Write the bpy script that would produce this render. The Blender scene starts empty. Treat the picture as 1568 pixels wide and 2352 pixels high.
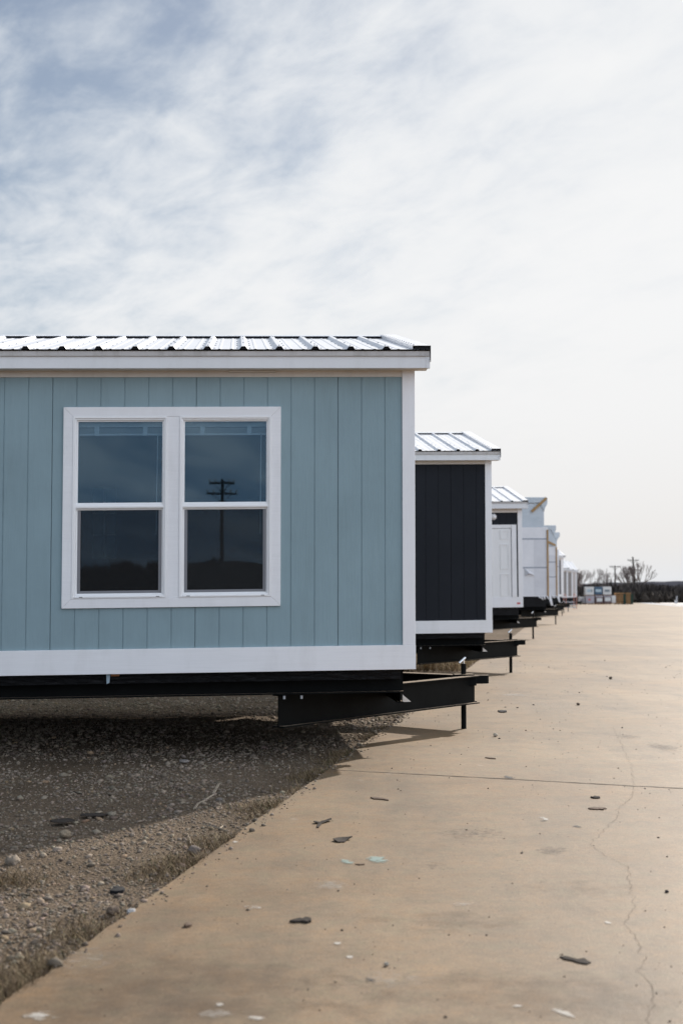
import bpy, math, random
import numpy as np
from mathutils import Vector, Matrix, noise as mnoise
random.seed(7); rng = np.random.default_rng(7)
S = bpy.context.scene
COL = S.collection
rad = math.radians

# ------------------------------------------------------------------ camera
F_PX, CX, CY, HOR = 3267.0, 784.0, 1176.0, 1362.0      # survey of the photograph (1568 x 2352)
PITCH = math.atan((HOR - CY) / F_PX)
CAMZ = 1.41
def at(x, y, Y):
    """survey point: sight line x,y of the photograph at distance Y -> world"""
    u, v = (x - CX) / F_PX, (CY - y) / F_PX
    cp, sp = math.cos(PITCH), math.sin(PITCH)
    dy, dz = cp - v * sp, sp + v * cp
    t = Y / dy
    return Vector((u * t, Y, CAMZ + dz * t))
def gp(x, y, z=0.0):
    u, v = (x - CX) / F_PX, (CY - y) / F_PX
    cp, sp = math.cos(PITCH), math.sin(PITCH)
    dy, dz = cp - v * sp, sp + v * cp
    t = (z - CAMZ) / dz
    return Vector((u * t, dy * t, z))

cam = bpy.data.cameras.new("camera"); camo = bpy.data.objects.new("camera", cam); COL.objects.link(camo)
cam.sensor_fit = 'VERTICAL'; cam.sensor_height = 36; cam.sensor_width = 24; cam.lens = 36 * F_PX / 2352
cam.clip_start = .05; cam.clip_end = 6000
camo.location = (0, 0, CAMZ); camo.rotation_euler = (math.pi / 2 + PITCH, 0, 0)
cam.dof.use_dof = True; cam.dof.focus_distance = 12.2; cam.dof.aperture_fstop = 2.9
S.camera = camo

# ------------------------------------------------------------------ materials
def newmat(name):
    m = bpy.data.materials.new(name); m.use_nodes = True
    nt = m.node_tree; b = nt.nodes["Principled BSDF"]
    return m, nt, b
def N(nt, t, **kw):
    n = nt.nodes.new(t)
    for k, v in kw.items():
        if hasattr(n, k) and k not in n.inputs: setattr(n, k, v)
        else: n.inputs[k].default_value = v
    return n
def ramp(nt, fac, stops):
    r = nt.nodes.new("ShaderNodeValToRGB")
    e = r.color_ramp.elements
    while len(e) > 1: e.remove(e[-1])
    e[0].position = stops[0][0]; e[0].color = (*stops[0][1], 1) if len(stops[0][1]) == 3 else stops[0][1]
    for p, c in stops[1:]:
        q = e.new(p); q.color = (*c, 1) if len(c) == 3 else c
    nt.links.new(fac, r.inputs[0]); return r
def g(v): return (v, v, v)
def coords(nt, scale=(1, 1, 1), kind="Object", rot=(0, 0, 0)):
    tc = nt.nodes.new("ShaderNodeTexCoord"); mp = nt.nodes.new("ShaderNodeMapping")
    mp.inputs["Scale"].default_value = scale; mp.inputs["Rotation"].default_value = rot
    nt.links.new(tc.outputs[kind], mp.inputs["Vector"]); return mp.outputs[0]
def noise(nt, vec, scale, detail=4, rough=.55, dist=0):
    n = nt.nodes.new("ShaderNodeTexNoise"); n.inputs["Scale"].default_value = scale
    n.inputs["Detail"].default_value = detail; n.inputs["Roughness"].default_value = rough
    n.inputs["Distortion"].default_value = dist
    nt.links.new(vec, n.inputs["Vector"]); return n.outputs["Fac"]
def mixc(nt, fac, a, b, mode='MIX'):
    n = nt.nodes.new("ShaderNodeMix"); n.data_type = 'RGBA'; n.blend_type = mode
    for s, v in ((n.inputs[0], fac), (n.inputs[6], a), (n.inputs[7], b)):
        if hasattr(v, "default_value") or hasattr(v, "is_output"): nt.links.new(v, s)
        elif isinstance(v, (int, float)): s.default_value = v
        else: s.default_value = (*v, 1)
    return n.outputs[2]
def math_(nt, op, a, b=0.0, clamp=False):
    n = nt.nodes.new("ShaderNodeMath"); n.operation = op; n.use_clamp = clamp
    for s, v in ((n.inputs[0], a), (n.inputs[1], b)):
        if isinstance(v, (int, float)): s.default_value = v
        else: nt.links.new(v, s)
    return n.outputs[0]
def bump(nt, b, h, strength=.3, dist=.01):
    n = nt.nodes.new("ShaderNodeBump"); n.inputs["Strength"].default_value = strength
    n.inputs["Distance"].default_value = dist
    nt.links.new(h, n.inputs["Height"]); nt.links.new(n.outputs[0], b.inputs["Normal"]); return n

def paint(name, col, rough=.5, var=.08, grain=None, gstr=.35, spec=.4, dirt=0.0):
    """painted surface: faint tonal variation, optional wood grain along an axis"""
    m, nt, b = newmat(name)
    v = coords(nt)
    n1 = noise(nt, v, 1.3, 5)
    r = ramp(nt, n1, [(.3, tuple(c * (1 - var) for c in col)), (.7, tuple(min(1, c * (1 + var)) for c in col))])
    c = r.outputs[0]
    if dirt:
        n3 = noise(nt, coords(nt, (1, 1, .25)), 6, 6, .65)
        d = ramp(nt, n3, [(.5, g(1)), (.75, (1 - dirt, 1 - dirt * 1.05, 1 - dirt * 1.15))])
        c = mixc(nt, 1.0, c, d.outputs[0], 'MULTIPLY')
    if grain:
        sc = {'z': (60, 60, 3), 'x': (2.2, 60, 60)}[grain]
        gv = coords(nt, sc)
        gn = noise(nt, gv, 1.0, 5, .6, 1.2)
        gr = ramp(nt, gn, [(.25, g(.955)), (.6, g(1.0))])
        c = mixc(nt, 1.0, c, gr.outputs[0], 'MULTIPLY')
        bump(nt, b, gn, gstr, .004)
    else:
        bump(nt, b, noise(nt, v, 90, 3), .05, .002)
    nt.links.new(c, b.inputs["Base Color"])
    b.inputs["Roughness"].default_value = rough
    b.inputs["Specular IOR Level"].default_value = spec
    return m

M = {}
M['teal'] = paint('teal_siding', (.268, .366, .402), .62, .07, 'z', .5, .25, .07)
M['charcoal'] = paint('charcoal_siding', (.016, .0182, .0235), .65, .10, 'z', .3, .15)
M['grey'] = paint('grey_siding', (.16, .16, .17), .6, .1, 'z', .3, .3)
M['tan'] = paint('tan_siding', (.34, .31, .29), .6, .08, 'z', .3, .3)
M['cream'] = paint('cream_siding', (.62, .57, .54), .6, .06, 'z', .3, .3)
M['trim'] = paint('white_trim', (.88, .87, .88), .5, .03, 'x', .2, .35, .07)
M['trimv'] = paint('white_trim_upright', (.88, .87, .88), .5, .03, 'z', .3, .35, .05)
M['vinyl'] = paint('white_vinyl', (.90, .89, .89), .35, .02, None, spec=.5)
M['fascia'] = paint('white_fascia', (.78, .78, .79), .45, .03, None, spec=.4, dirt=.08)
M['drip'] = paint('dusty_drip_edge', (.52, .49, .47), .5, .1, None, spec=.4, dirt=.35)
M['frieze'] = paint('beige_flashing', (.72, .67, .62), .5, .05, None, dirt=.12)
M['door'] = paint('white_door', (.85, .84, .83), .4, .02, None, spec=.5)
M['seal'] = paint('grey_screen_frame', (.20, .20, .215), .4, .03)
M['dark'] = paint('gap_shade_and_scrap', (.006, .006, .008), .9, .1)  # near black: painted shade in roof gaps, also slots and scraps
M['wood'] = paint('raw_wood', (.42, .26, .12), .7, .2, 'z', .4, .2)
M['woodx'] = paint('pallet_wood', (.36, .21, .10), .8, .25, 'x', .4, .2)
M['blind'] = paint('grey_blind', (.42, .42, .42), .5, .05)
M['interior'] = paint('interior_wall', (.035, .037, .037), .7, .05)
M['rust'] = paint('orange_clip', (.35, .13, .04), .6, .2)
M['flapblue'] = paint('pale_blue_flap', (.35, .45, .52), .5, .1)
M['red'] = paint('red_mark', (.6, .12, .12), .6, .1)
M['crateblue'] = paint('blue_crate', (.07, .13, .20), .6, .15)
M['cratewhite'] = paint('white_crate', (.72, .71, .69), .6, .06)
M['cratelav'] = paint('wrapped_pallet', (.42, .39, .42), .4, .3)
M['cratebrown'] = paint('brown_carton', (.16, .10, .10), .7, .2)
M['glasspanel'] = paint('grey_vent_panel', (.22, .25, .27), .4, .1)
M['palelabel'] = paint('pale_panel', (.45, .55, .60), .5, .08)
M['greenwrap'] = paint('dark_green_tarp', (.01, .035, .02), .6, .2)
M['polewood'] = paint('weathered_pole', (.04, .035, .03), .85, .2, 'z', .4, .1)
M['galv'] = paint('galvanised_pipe', (.45, .46, .48), .4, .1)
M['orange'] = paint('salmon_paint', (.55, .25, .2), .5, .1)

def metal_roof():
    m, nt, b = newmat('white_metal_roof')
    n1 = noise(nt, coords(nt, (1, .4, 1)), 2.2, 6, .6)
    r = ramp(nt, n1, [(.3, (.80, .80, .82)), (.7, (.88, .88, .89))])
    nt.links.new(r.outputs[0], b.inputs["Base Color"])
    b.inputs["Roughness"].default_value = .38; b.inputs["Specular IOR Level"].default_value = .45
    return m
M['roof'] = metal_roof()
def steel():
    m, nt, b = newmat('black_painted_steel')
    n1 = noise(nt, coords(nt), 5, 6, .65)
    r = ramp(nt, n1, [(.35, (.0035, .0042, .0045)), (.72, (.007, .008, .008))])
    nt.links.new(r.outputs[0], b.inputs["Base Color"])
    # road dust settles only on faces that look up
    geo = nt.nodes.new("ShaderNodeNewGeometry"); sx = nt.nodes.new("ShaderNodeSeparateXYZ")
    nt.links.new(geo.outputs["Normal"], sx.inputs[0])
    up = math_(nt, 'MULTIPLY', math_(nt, 'SUBTRACT', sx.outputs[2], .6, True), 1.3, True)
    up = math_(nt, 'MULTIPLY', up, math_(nt, 'ADD', noise(nt, coords(nt), 14, 5), .45, True))
    c = mixc(nt, up, r.outputs[0], (.50, .39, .29))
    nt.links.new(c, b.inputs["Base Color"])
    b.inputs["Roughness"].default_value = .55; b.inputs["Specular IOR Level"].default_value = .07
    bump(nt, b, n1, .1, .004)
    return m
M['steel'] = steel()
def belly():
    m, nt, b = newmat('black_belly_plastic')
    b.inputs["Base Color"].default_value = (.004, .004, .005, 1)
    b.inputs["Roughness"].default_value = .3; b.inputs["Specular IOR Level"].default_value = .2
    bump(nt, b, noise(nt, coords(nt, (1.2, 3, 6)), 7, 5, .6, .8), .9, .03)
    return m
M['belly'] = belly()
def chrome():
    m, nt, b = newmat('bright_zinc'); b.inputs["Metallic"].default_value = 1
    n1 = noise(nt, coords(nt), 40, 3); r = ramp(nt, n1, [(.3, g(.6)), (.7, g(.85))])
    nt.links.new(r.outputs[0], b.inputs["Base Color"]); b.inputs["Roughness"].default_value = .25
    return m
M['chrome'] = chrome()
def glass(name, tint, k, base=.0):
    m, nt, b = newmat(name); nt.nodes.remove(b)
    out = nt.nodes["Material Output"]
    tr = N(nt, "ShaderNodeBsdfTransparent"); tr.inputs[0].default_value = (*tint, 1)
    gl = N(nt, "ShaderNodeBsdfGlossy"); gl.inputs["Roughness"].default_value = .012; gl.inputs["Color"].default_value = (.62, .84, 1.0, 1)
    nz = noise(nt, coords(nt), 1.1, 2); bp = N(nt, "ShaderNodeBump"); bp.inputs["Strength"].default_value = .02
    bp.inputs["Distance"].default_value = .02; nt.links.new(nz, bp.inputs["Height"]); nt.links.new(bp.outputs[0], gl.inputs["Normal"])
    fr = N(nt, "ShaderNodeFresnel"); fr.inputs[0].default_value = 1.5
    f = math_(nt, 'ADD', math_(nt, 'MULTIPLY', fr.outputs[0], k), base, True)
    mx = N(nt, "ShaderNodeMixShader"); nt.links.new(f, mx.inputs[0]); nt.links.new(tr.outputs[0], mx.inputs[1]); nt.links.new(gl.outputs[0], mx.inputs[2])
    nt.links.new(mx.outputs[0], out.inputs[0]); return m
M['glass'] = glass('window_glass', (.78, .86, .90), .95)
M['tint'] = glass('tinted_back_glass', (.018, .030, .032), 1.0)
def screen():
    m, nt, b = newmat('insect_screen'); out = nt.nodes["Material Output"]
    b.inputs["Base Color"].default_value = (.012, .012, .013, 1); b.inputs["Roughness"].default_value = .8
    tr = N(nt, "ShaderNodeBsdfTransparent"); mx = N(nt, "ShaderNodeMixShader")
    n1 = noise(nt, coords(nt), 30, 2)
    f = math_(nt, 'ADD', math_(nt, 'MULTIPLY', n1, .1), .43)
    nt.links.new(f, mx.inputs[0]); nt.links.new(tr.outputs[0], mx.inputs[1]); nt.links.new(b.outputs[0], mx.inputs[2])
    nt.links.new(mx.outputs[0], out.inputs[0]); return m
M['screen'] = screen()
def wrapmat(name, c1, c2):
    m, nt, b = newmat(name)
    n1 = noise(nt, coords(nt), 1.5, 5, .6)
    r = ramp(nt, n1, [(.35, c1), (.65, c2)]); nt.links.new(r.outputs[0], b.inputs["Base Color"])
    b.inputs["Roughness"].default_value = .45
    bump(nt, b, noise(nt, coords(nt, (1, 1, 2)), 3, 5, .6, .6), .35, .03); return m
M['wrap'] = wrapmat('white_house_wrap', (.76, .76, .78), (.84, .83, .85))
M['wrap2'] = wrapmat('grey_house_wrap', (.66, .66, .69), (.74, .74, .77))
M['sheet'] = wrapmat('pale_blue_sheeting', (.50, .56, .61), (.58, .63, .68))
M['tape'] = paint('seam_tape', (.33, .35, .40), .5, .1)

def concrete():
    m, nt, b = newmat('tan_concrete')
    v = coords(nt)
    big = noise(nt, v, .22, 6, .6, .5)
    r1 = ramp(nt, big, [(.28, (.136, .090, .050)), (.5, (.188, .127, .072)), (.72, (.238, .167, .099))])
    # streaks along the traffic direction
    st = noise(nt, coords(nt, (.9, .16, 1), rot=(0, 0, rad(80))), 1.6, 6, .6)
    r2 = ramp(nt, st, [(.30, (.76, .77, .79)), (.5, g(1.0)), (.75, (1.14, 1.11, 1.04))])
    c = mixc(nt, .9, r1.outputs[0], r2.outputs[0], 'MULTIPLY')
    md = noise(nt, v, 2.6, 7, .68)
    r3 = ramp(nt, md, [(.28, g(.78)), (.5, g(1.0)), (.72, g(1.14))])
    c = mixc(nt, 1, c, r3.outputs[0], 'MULTIPLY')
    fine = noise(nt, v, 95, 5, .7)
    r4 = ramp(nt, fine, [(.28, g(.55)), (.5, g(1.0)), (.72, g(1.38))])
    c = mixc(nt, .9, c, r4.outputs[0], 'MULTIPLY')
    mid = noise(nt, v, 22, 6, .72)
    r5 = ramp(nt, mid, [(.3, g(.80)), (.5, g(1.0)), (.7, g(1.16))])
    c = mixc(nt, .9, c, r5.outputs[0], 'MULTIPLY')
    hue = noise(nt, v, 7, 5, .65)
    r6 = ramp(nt, hue, [(.36, (.93, 1.0, .98)), (.5, (1, 1, 1)), (.64, (1.05, .985, .88))])
    c = mixc(nt, .9, c, r6.outputs[0], 'MULTIPLY')
    rb = noise(nt, v, .55, 4, .5)
    rr = ramp(nt, rb, [(.5, (1, 1, 1)), (.68, (1.05, .96, .82))])
    c = mixc(nt, .8, c, rr.outputs[0], 'MULTIPLY')
    tz = noise(nt, coords(nt, (1, .55, 1)), 1.15, 7, .7, .8)
    r7 = ramp(nt, tz, [(.52, (1, 1, 1)), (.66, (.74, .74, .76))])
    c = mixc(nt, .9, c, r7.outputs[0], 'MULTIPLY')
    for sc_, th, gt_, dk in ((26, .16, .50, (.55, .53, .52)), (48, .20, .55, (1.45, 1.42, 1.36)), (13, .10, .52, (.5, .48, .46))):
        vp = nt.nodes.new("ShaderNodeTexVoronoi"); vp.inputs["Scale"].default_value = sc_; nt.links.new(v, vp.inputs["Vector"])
        pit = ramp(nt, vp.outputs["Distance"], [(th * .55, dk), (th, (1, 1, 1))])
        sep = nt.nodes.new("ShaderNodeSeparateColor"); nt.links.new(vp.outputs["Color"], sep.inputs[0])
        pg = math_(nt, 'GREATER_THAN', sep.outputs[0], gt_)
        c = mixc(nt, pg, c, mixc(nt, 1, c, pit.outputs[0], 'MULTIPLY'))
    # dark oily spots and pale worn spots
    vo = nt.nodes.new("ShaderNodeTexVoronoi"); vo.inputs["Scale"].default_value = 5.5; nt.links.new(v, vo.inputs["Vector"])
    wn = ramp(nt, math_(nt, 'ADD', vo.outputs["Distance"], math_(nt, 'MULTIPLY', noise(nt, v, 40, 3), .12)), [(.075, g(.42)), (.115, g(1))])
    gate = ramp(nt, noise(nt, v, .9, 3), [(.48, g(0)), (.56, g(1))])
    c = mixc(nt, gate.outputs[0], c, mixc(nt, 1, c, wn.outputs[0], 'MULTIPLY'))
    vo2 = nt.nodes.new("ShaderNodeTexVoronoi"); vo2.inputs["Scale"].default_value = 2.3; nt.links.new(coords(nt, (1, .6, 1)), vo2.inputs["Vector"])
    w2 = ramp(nt, math_(nt, 'ADD', vo2.outputs["Distance"], math_(nt, 'MULTIPLY', noise(nt, v, 18, 4, .7), .22)), [(.10, g(.35)), (.2, g(0))])
    g2 = ramp(nt, noise(nt, v, .7, 3), [(.5, g(0)), (.6, g(1))])
    c = mixc(nt, math_(nt, 'MULTIPLY', w2.outputs[0], g2.outputs[0]), c, (.48, .43, .37))
    nt.links.new(c, b.inputs["Base Color"])
    b.inputs["Roughness"].default_value = .62; b.inputs["Specular IOR Level"].default_value = .34
    h = math_(nt, 'ADD', math_(nt, 'MULTIPLY', fine, .4), md)
    bump(nt, b, h, .5, .008)
    return m
M['concrete'] = concrete()
def paleconcrete():
    m, nt, b = newmat('pale_concrete'); n1 = noise(nt, coords(nt), .4, 6)
    r = ramp(nt, n1, [(.3, (.42, .38, .36)), (.7, (.52, .48, .46))]); nt.links.new(r.outputs[0], b.inputs["Base Color"])
    b.inputs["Roughness"].default_value = .7; return m
M['paleconc'] = paleconcrete()
def gravel(name, near):
    m, nt, b = newmat(name); v = coords(nt)
    n1 = noise(nt, v, .6, 6, .6)
    r = ramp(nt, n1, [(.3, (.110, .082, .056)), (.7, (.190, .145, .103))])
    n2 = noise(nt, v, 60, 6, .75)
    r2 = ramp(nt, n2, [(.3, g(.5)), (.5, g(1)), (.7, g(1.5))])
    c = mixc(nt, 1, r.outputs[0], r2.outputs[0], 'MULTIPLY')
    vo = nt.nodes.new("ShaderNodeTexVoronoi"); vo.inputs["Scale"].default_value = 45; nt.links.new(v, vo.inputs["Vector"])
    hsv = ramp(nt, vo.outputs["Color"], [(.1, (.75, .72, .7)), (.9, (1.35, 1.3, 1.25))])
    c = mixc(nt, .7, c, hsv.outputs[0], 'MULTIPLY')
    nt.links.new(c, b.inputs["Base Color"]); b.inputs["Roughness"].default_value = .95
    b.inputs["Specular IOR Level"].default_value = .15
    h = math_(nt, 'ADD', n2, math_(nt, 'MULTIPLY', vo.outputs["Distance"], -1.4))
    bump(nt, b, h, .8, .02); return m
M['gravel'] = gravel('crushed_gravel', True)
def dirt():
    m, nt, b = newmat('dry_field'); v = coords(nt)
    n1 = noise(nt, v, .08, 8, .65); r = ramp(nt, n1, [(.3, (.10, .075, .045)), (.7, (.20, .15, .09))])
    nt.links.new(r.outputs[0], b.inputs["Base Color"]); b.inputs["Roughness"].default_value = 1
    bump(nt, b, noise(nt, v, 3, 6), .6, .1); return m
M['dirt'] = dirt()
def attrmat(name, rough=.9, bumpy=True, spec=.2, transl=False):
    m, nt, b = newmat(name)
    a = nt.nodes.new("ShaderNodeAttribute"); a.attribute_name = "tone"
    n1 = noise(nt, coords(nt), 120, 3); r = ramp(nt, n1, [(.3, g(.75)), (.7, g(1.2))])
    c = mixc(nt, 1, a.outputs["Color"], r.outputs[0], 'MULTIPLY')
    nt.links.new(c, b.inputs["Base Color"]); b.inputs["Roughness"].default_value = rough
    b.inputs["Specular IOR Level"].default_value = spec
    if bumpy: bump(nt, b, n1, .4, .004)
    return m
M['stone'] = attrmat('loose_stone')
M['straw'] = attrmat('dry_straw', .8, False)
M['twig'] = attrmat('bare_twig', .9, False, .1)
def stainmat(name, col, dens=1.0, hard=False, sc=25):
    """mark on the slab: coverage from the mesh's own 'cover' attribute broken up by noise"""
    m, nt, b = newmat(name); out = nt.nodes["Material Output"]
    a = nt.nodes.new("ShaderNodeAttribute"); a.attribute_name = "cover"
    n1 = noise(nt, coords(nt), sc, 5, .7)
    s = math_(nt, 'SUBTRACT', math_(nt, 'ADD', math_(nt, 'MULTIPLY', a.outputs["Fac"], .85), math_(nt, 'MULTIPLY', n1, 2.2)), 1.50)
    f = math_(nt, 'MULTIPLY', math_(nt, 'MULTIPLY', s, 2.4 if hard else 1.0, True), dens, True)
    b.inputs["Base Color"].default_value = (*col, 1); b.inputs["Roughness"].default_value = .7
    tr = N(nt, "ShaderNodeBsdfTransparent"); mx = N(nt, "ShaderNodeMixShader")
    nt.links.new(f, mx.inputs[0]); nt.links.new(tr.outputs[0], mx.inputs[1]); nt.links.new(b.outputs[0], mx.inputs[2])
    nt.links.new(mx.outputs[0], out.inputs[0]); return m
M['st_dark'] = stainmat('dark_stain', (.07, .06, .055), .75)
M['st_dirt_shade'] = stainmat('brown_dirt_and_shade', (.085, .052, .027), .36, False, 5.0)  # brown mottling plus foreground darkening painted into the slab's colour
M['st_black'] = stainmat('black_scuff', (.02, .018, .018), .95, True, 40)
M['st_white'] = stainmat('white_paint_mark', (.58, .55, .50), .62, True, 20)
M['st_pale'] = stainmat('pale_wear', (.46, .42, .37), .6)
M['st_teal'] = stainmat('teal_paint_mark', (.25, .34, .31), .75, True, 14)
def crackm():
    m, nt, b = newmat('dark_crack'); n1 = noise(nt, coords(nt), 20, 3)  # dark brown of the cracks and joints
    r = ramp(nt, n1, [(.3, (.045, .034, .024)), (.7, (.10, .074, .05))]); nt.links.new(r.outputs[0], b.inputs["Base Color"])
    b.inputs["Roughness"].default_value = 1; return m
M['crack'] = crackm()
M['bark'] = paint('dark_bark_scrap', (.055, .046, .040), .9, .3, 'x', .6, .1)
M['leaf'] = paint('dry_leaf', (.11, .07, .045), .85, .3)
M['hill'] = paint('hazy_hill', (.085, .084, .098), 1.0, .2, None, spec=0)
M['rope'] = paint('frayed_cord', (.40, .33, .25), .9, .15)
M['shedroof'] = paint('shed_roof', (.15, .14, .14), .7, .2)

# ------------------------------------------------------------------ mesh helpers
class MB:
    def __init__(s): s.v = []; s.f = []; s.m = []
    def add(s, vs, fs, mat=0):
        o = len(s.v); s.v += [tuple(p) for p in vs]
        for f in fs: s.f.append(tuple(i + o for i in f)); s.m.append(mat)
    def quad(s, a, b, c, d, mat=0): s.add([a, b, c, d], [(0, 1, 2, 3)], mat)
    def box(s, x0, x1, y0, y1, z0, z1, mat=0):
        s.add([(x0, y0, z0), (x1, y0, z0), (x1, y1, z0), (x0, y1, z0), (x0, y0, z1), (x1, y0, z1), (x1, y1, z1), (x0, y1, z1)],
              [(0, 3, 2, 1), (4, 5, 6, 7), (0, 1, 5, 4), (1, 2, 6, 5), (2, 3, 7, 6), (3, 0, 4, 7)], mat)
    def prism(s, poly, axis, a, b, mat=0):
        n = len(poly)
        def pt(p, t): return {'x': (t, p[0], p[1]), 'y': (p[0], t, p[1]), 'z': (p[0], p[1], t)}[axis]
        vs = [pt(p, a) for p in poly] + [pt(p, b) for p in poly]
        fs = [tuple(range(n)), tuple(range(2 * n - 1, n - 1, -1))] + [(i, i + n, (i + 1) % n + n, (i + 1) % n) for i in range(n)]
        s.add(vs, fs, mat)
    def beam(s, p0, p1, w, h, mat=0, up=(0, 0, 1)):
        p0, p1 = Vector(p0), Vector(p1); d = (p1 - p0).normalized()
        side = d.cross(Vector(up)).normalized(); u = side.cross(d).normalized()
        vs = []
        for p in (p0, p1):
            for a, b in ((-1, -1), (1, -1), (1, 1), (-1, 1)): vs.append(p + side * a * w / 2 + u * b * h / 2)
        s.add(vs, [(0, 1, 2, 3), (7, 6, 5, 4), (0, 4, 5, 1), (1, 5, 6, 2), (2, 6, 7, 3), (3, 7, 4, 0)], mat)
    def ibeam(s, p0, p1, h, w=.13, t=.012, mat=0):
        p0, p1 = Vector(p0), Vector(p1); z = Vector((0, 0, 1))
        s.beam(p0 + z * t, p1 + z * t, w, 0, mat) if False else None
        s.beam(p0 + z * (h / 2), p1 + z * (h / 2), .008, h - 2 * t, mat)
        s.beam(p0 + z * (t / 2), p1 + z * (t / 2), w, t, mat)
        s.beam(p0 + z * (h - t / 2), p1 + z * (h - t / 2), w, t, mat)
    def tube(s, p0, p1, r, n=12, r1=None, mat=0, cap=True):
        p0, p1 = Vector(p0), Vector(p1); d = (p1 - p0).normalized()
        a = d.orthogonal().normalized(); b = d.cross(a); r1 = r if r1 is None else r1
        vs = []
        for p, rr in ((p0, r), (p1, r1)):
            for i in range(n):
                t = 2 * math.pi * i / n; vs.append(p + (a * math.cos(t) + b * math.sin(t)) * rr)
        fs = [(i, (i + 1) % n, (i + 1) % n + n, i + n) for i in range(n)]
        if cap: fs += [tuple(range(n - 1, -1, -1)), tuple(range(n, 2 * n))]
        s.add(vs, fs, mat)
    def build(s, name, mats, parent=None, k=0.0, bevel=0, smooth=False):
        me = bpy.data.meshes.new(name)
        vs = [(x, y, z + k * x) for x, y, z in s.v] if k else s.v
        me.from_pydata(vs, [], s.f); me.update()
        if not isinstance(mats, (list, tuple)): mats = [mats]
        for m in mats: me.materials.append(m)
        me.polygons.foreach_set("material_index", s.m)
        if smooth: me.polygons.foreach_set("use_smooth", [True] * len(s.f))
        o = bpy.data.objects.new(name, me); COL.objects.link(o)
        if parent: o.parent = parent
        if bevel:
            bv = o.modifiers.new("bevel", 'BEVEL'); bv.width = bevel; bv.segments = 2; bv.limit_method = 'ANGLE'
            bv.harden_normals = False
        return o
def tag(o, label=None, cat=None, group=None, kind=None):
    for k, v in (("label", label), ("category", cat), ("group", group), ("kind", kind)):
        if v: o[k] = v
    return o
def empty(name, loc, rz=0.0, ry=0.0):
    o = bpy.data.objects.new(name, None); COL.objects.link(o); o.location = loc; o.rotation_euler = (0, ry, rz)
    o.empty_display_size = .3; return o
def npmesh(name, V, Fa, mat, tone=None, attr="tone", smooth=False, parent=None):
    me = bpy.data.meshes.new(name)
    V = np.asarray(V, np.float32); Fa = np.asarray(Fa, np.int32); n = Fa.shape[1]
    me.vertices.add(len(V)); me.vertices.foreach_set("co", V.ravel())
    me.loops.add(Fa.size); me.loops.foreach_set("vertex_index", Fa.ravel())
    me.polygons.add(len(Fa)); me.polygons.foreach_set("loop_start", np.arange(0, Fa.size, n, dtype=np.int32))
    me.polygons.foreach_set("loop_total", np.full(len(Fa), n, np.int32))
    if smooth: me.polygons.foreach_set("use_smooth", np.ones(len(Fa), bool))
    me.update(calc_edges=True); me.validate()
    if tone is not None:
        a = me.color_attributes.new(attr, 'FLOAT_COLOR', 'POINT')
        T = np.ones((len(V), 4), np.float32); T[:, :3] = tone; a.data.foreach_set("color", T.ravel())
    me.materials.append(mat)
    o = bpy.data.objects.new(name, me); COL.objects.link(o)
    if parent: o.parent = parent
    return o

# ------------------------------------------------------------------ houses on trailers
def cells(xs, zs, holes):
    for i in range(len(xs) - 1):
        for j in range(len(zs) - 1):
            cx, cz = (xs[i][0] + xs[i + 1][0]) / 2, (zs[j] + zs[j + 1]) / 2
            if any(h[0] < cx < h[1] and h[2] < cz < h[3] for h in holes): continue
            yield i, j
def siding_face(mb, fn, s0, s1, z0, z1, pitch, first, holes=(), gw=.009, gd=.006):
    """sheet of grooved siding in the plane given by fn(s, depth, z)"""
    xs = {round(s0, 4): 0.0, round(s1, 4): 0.0}
    for h in holes: xs[round(h[0], 4)] = 0.0; xs[round(h[1], 4)] = 0.0
    gset = []
    k = 0; s = first
    while s > s0 + .02:
        if s < s1 - .02: gset.append(s)
        s -= pitch
    for s in gset:
        if any(abs(s - e) < gw for h in holes for e in h[:2]): continue
        jn = (round((first - s) / pitch) % 6 == 2); g_, d_ = (gw * .75, gd * 2.4) if jn else (gw, gd)
        for d, dep in ((-g_ / 2, 0), (-g_ / 2 + .001, d_), (g_ / 2 - .001, d_), (g_ / 2, 0)):
            xs[round(s + d, 4)] = dep
    X = sorted(xs.items())
    Z = sorted({z0, z1, *[h[2] for h in holes], *[h[3] for h in holes]})
    for i, j in cells(X, Z, holes):
        (a, da), (b, db) = X[i], X[i + 1]
        mb.quad(fn(a, da, Z[j]), fn(b, db, Z[j]), fn(b, db, Z[j + 1]), fn(a, da, Z[j + 1]))

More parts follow.
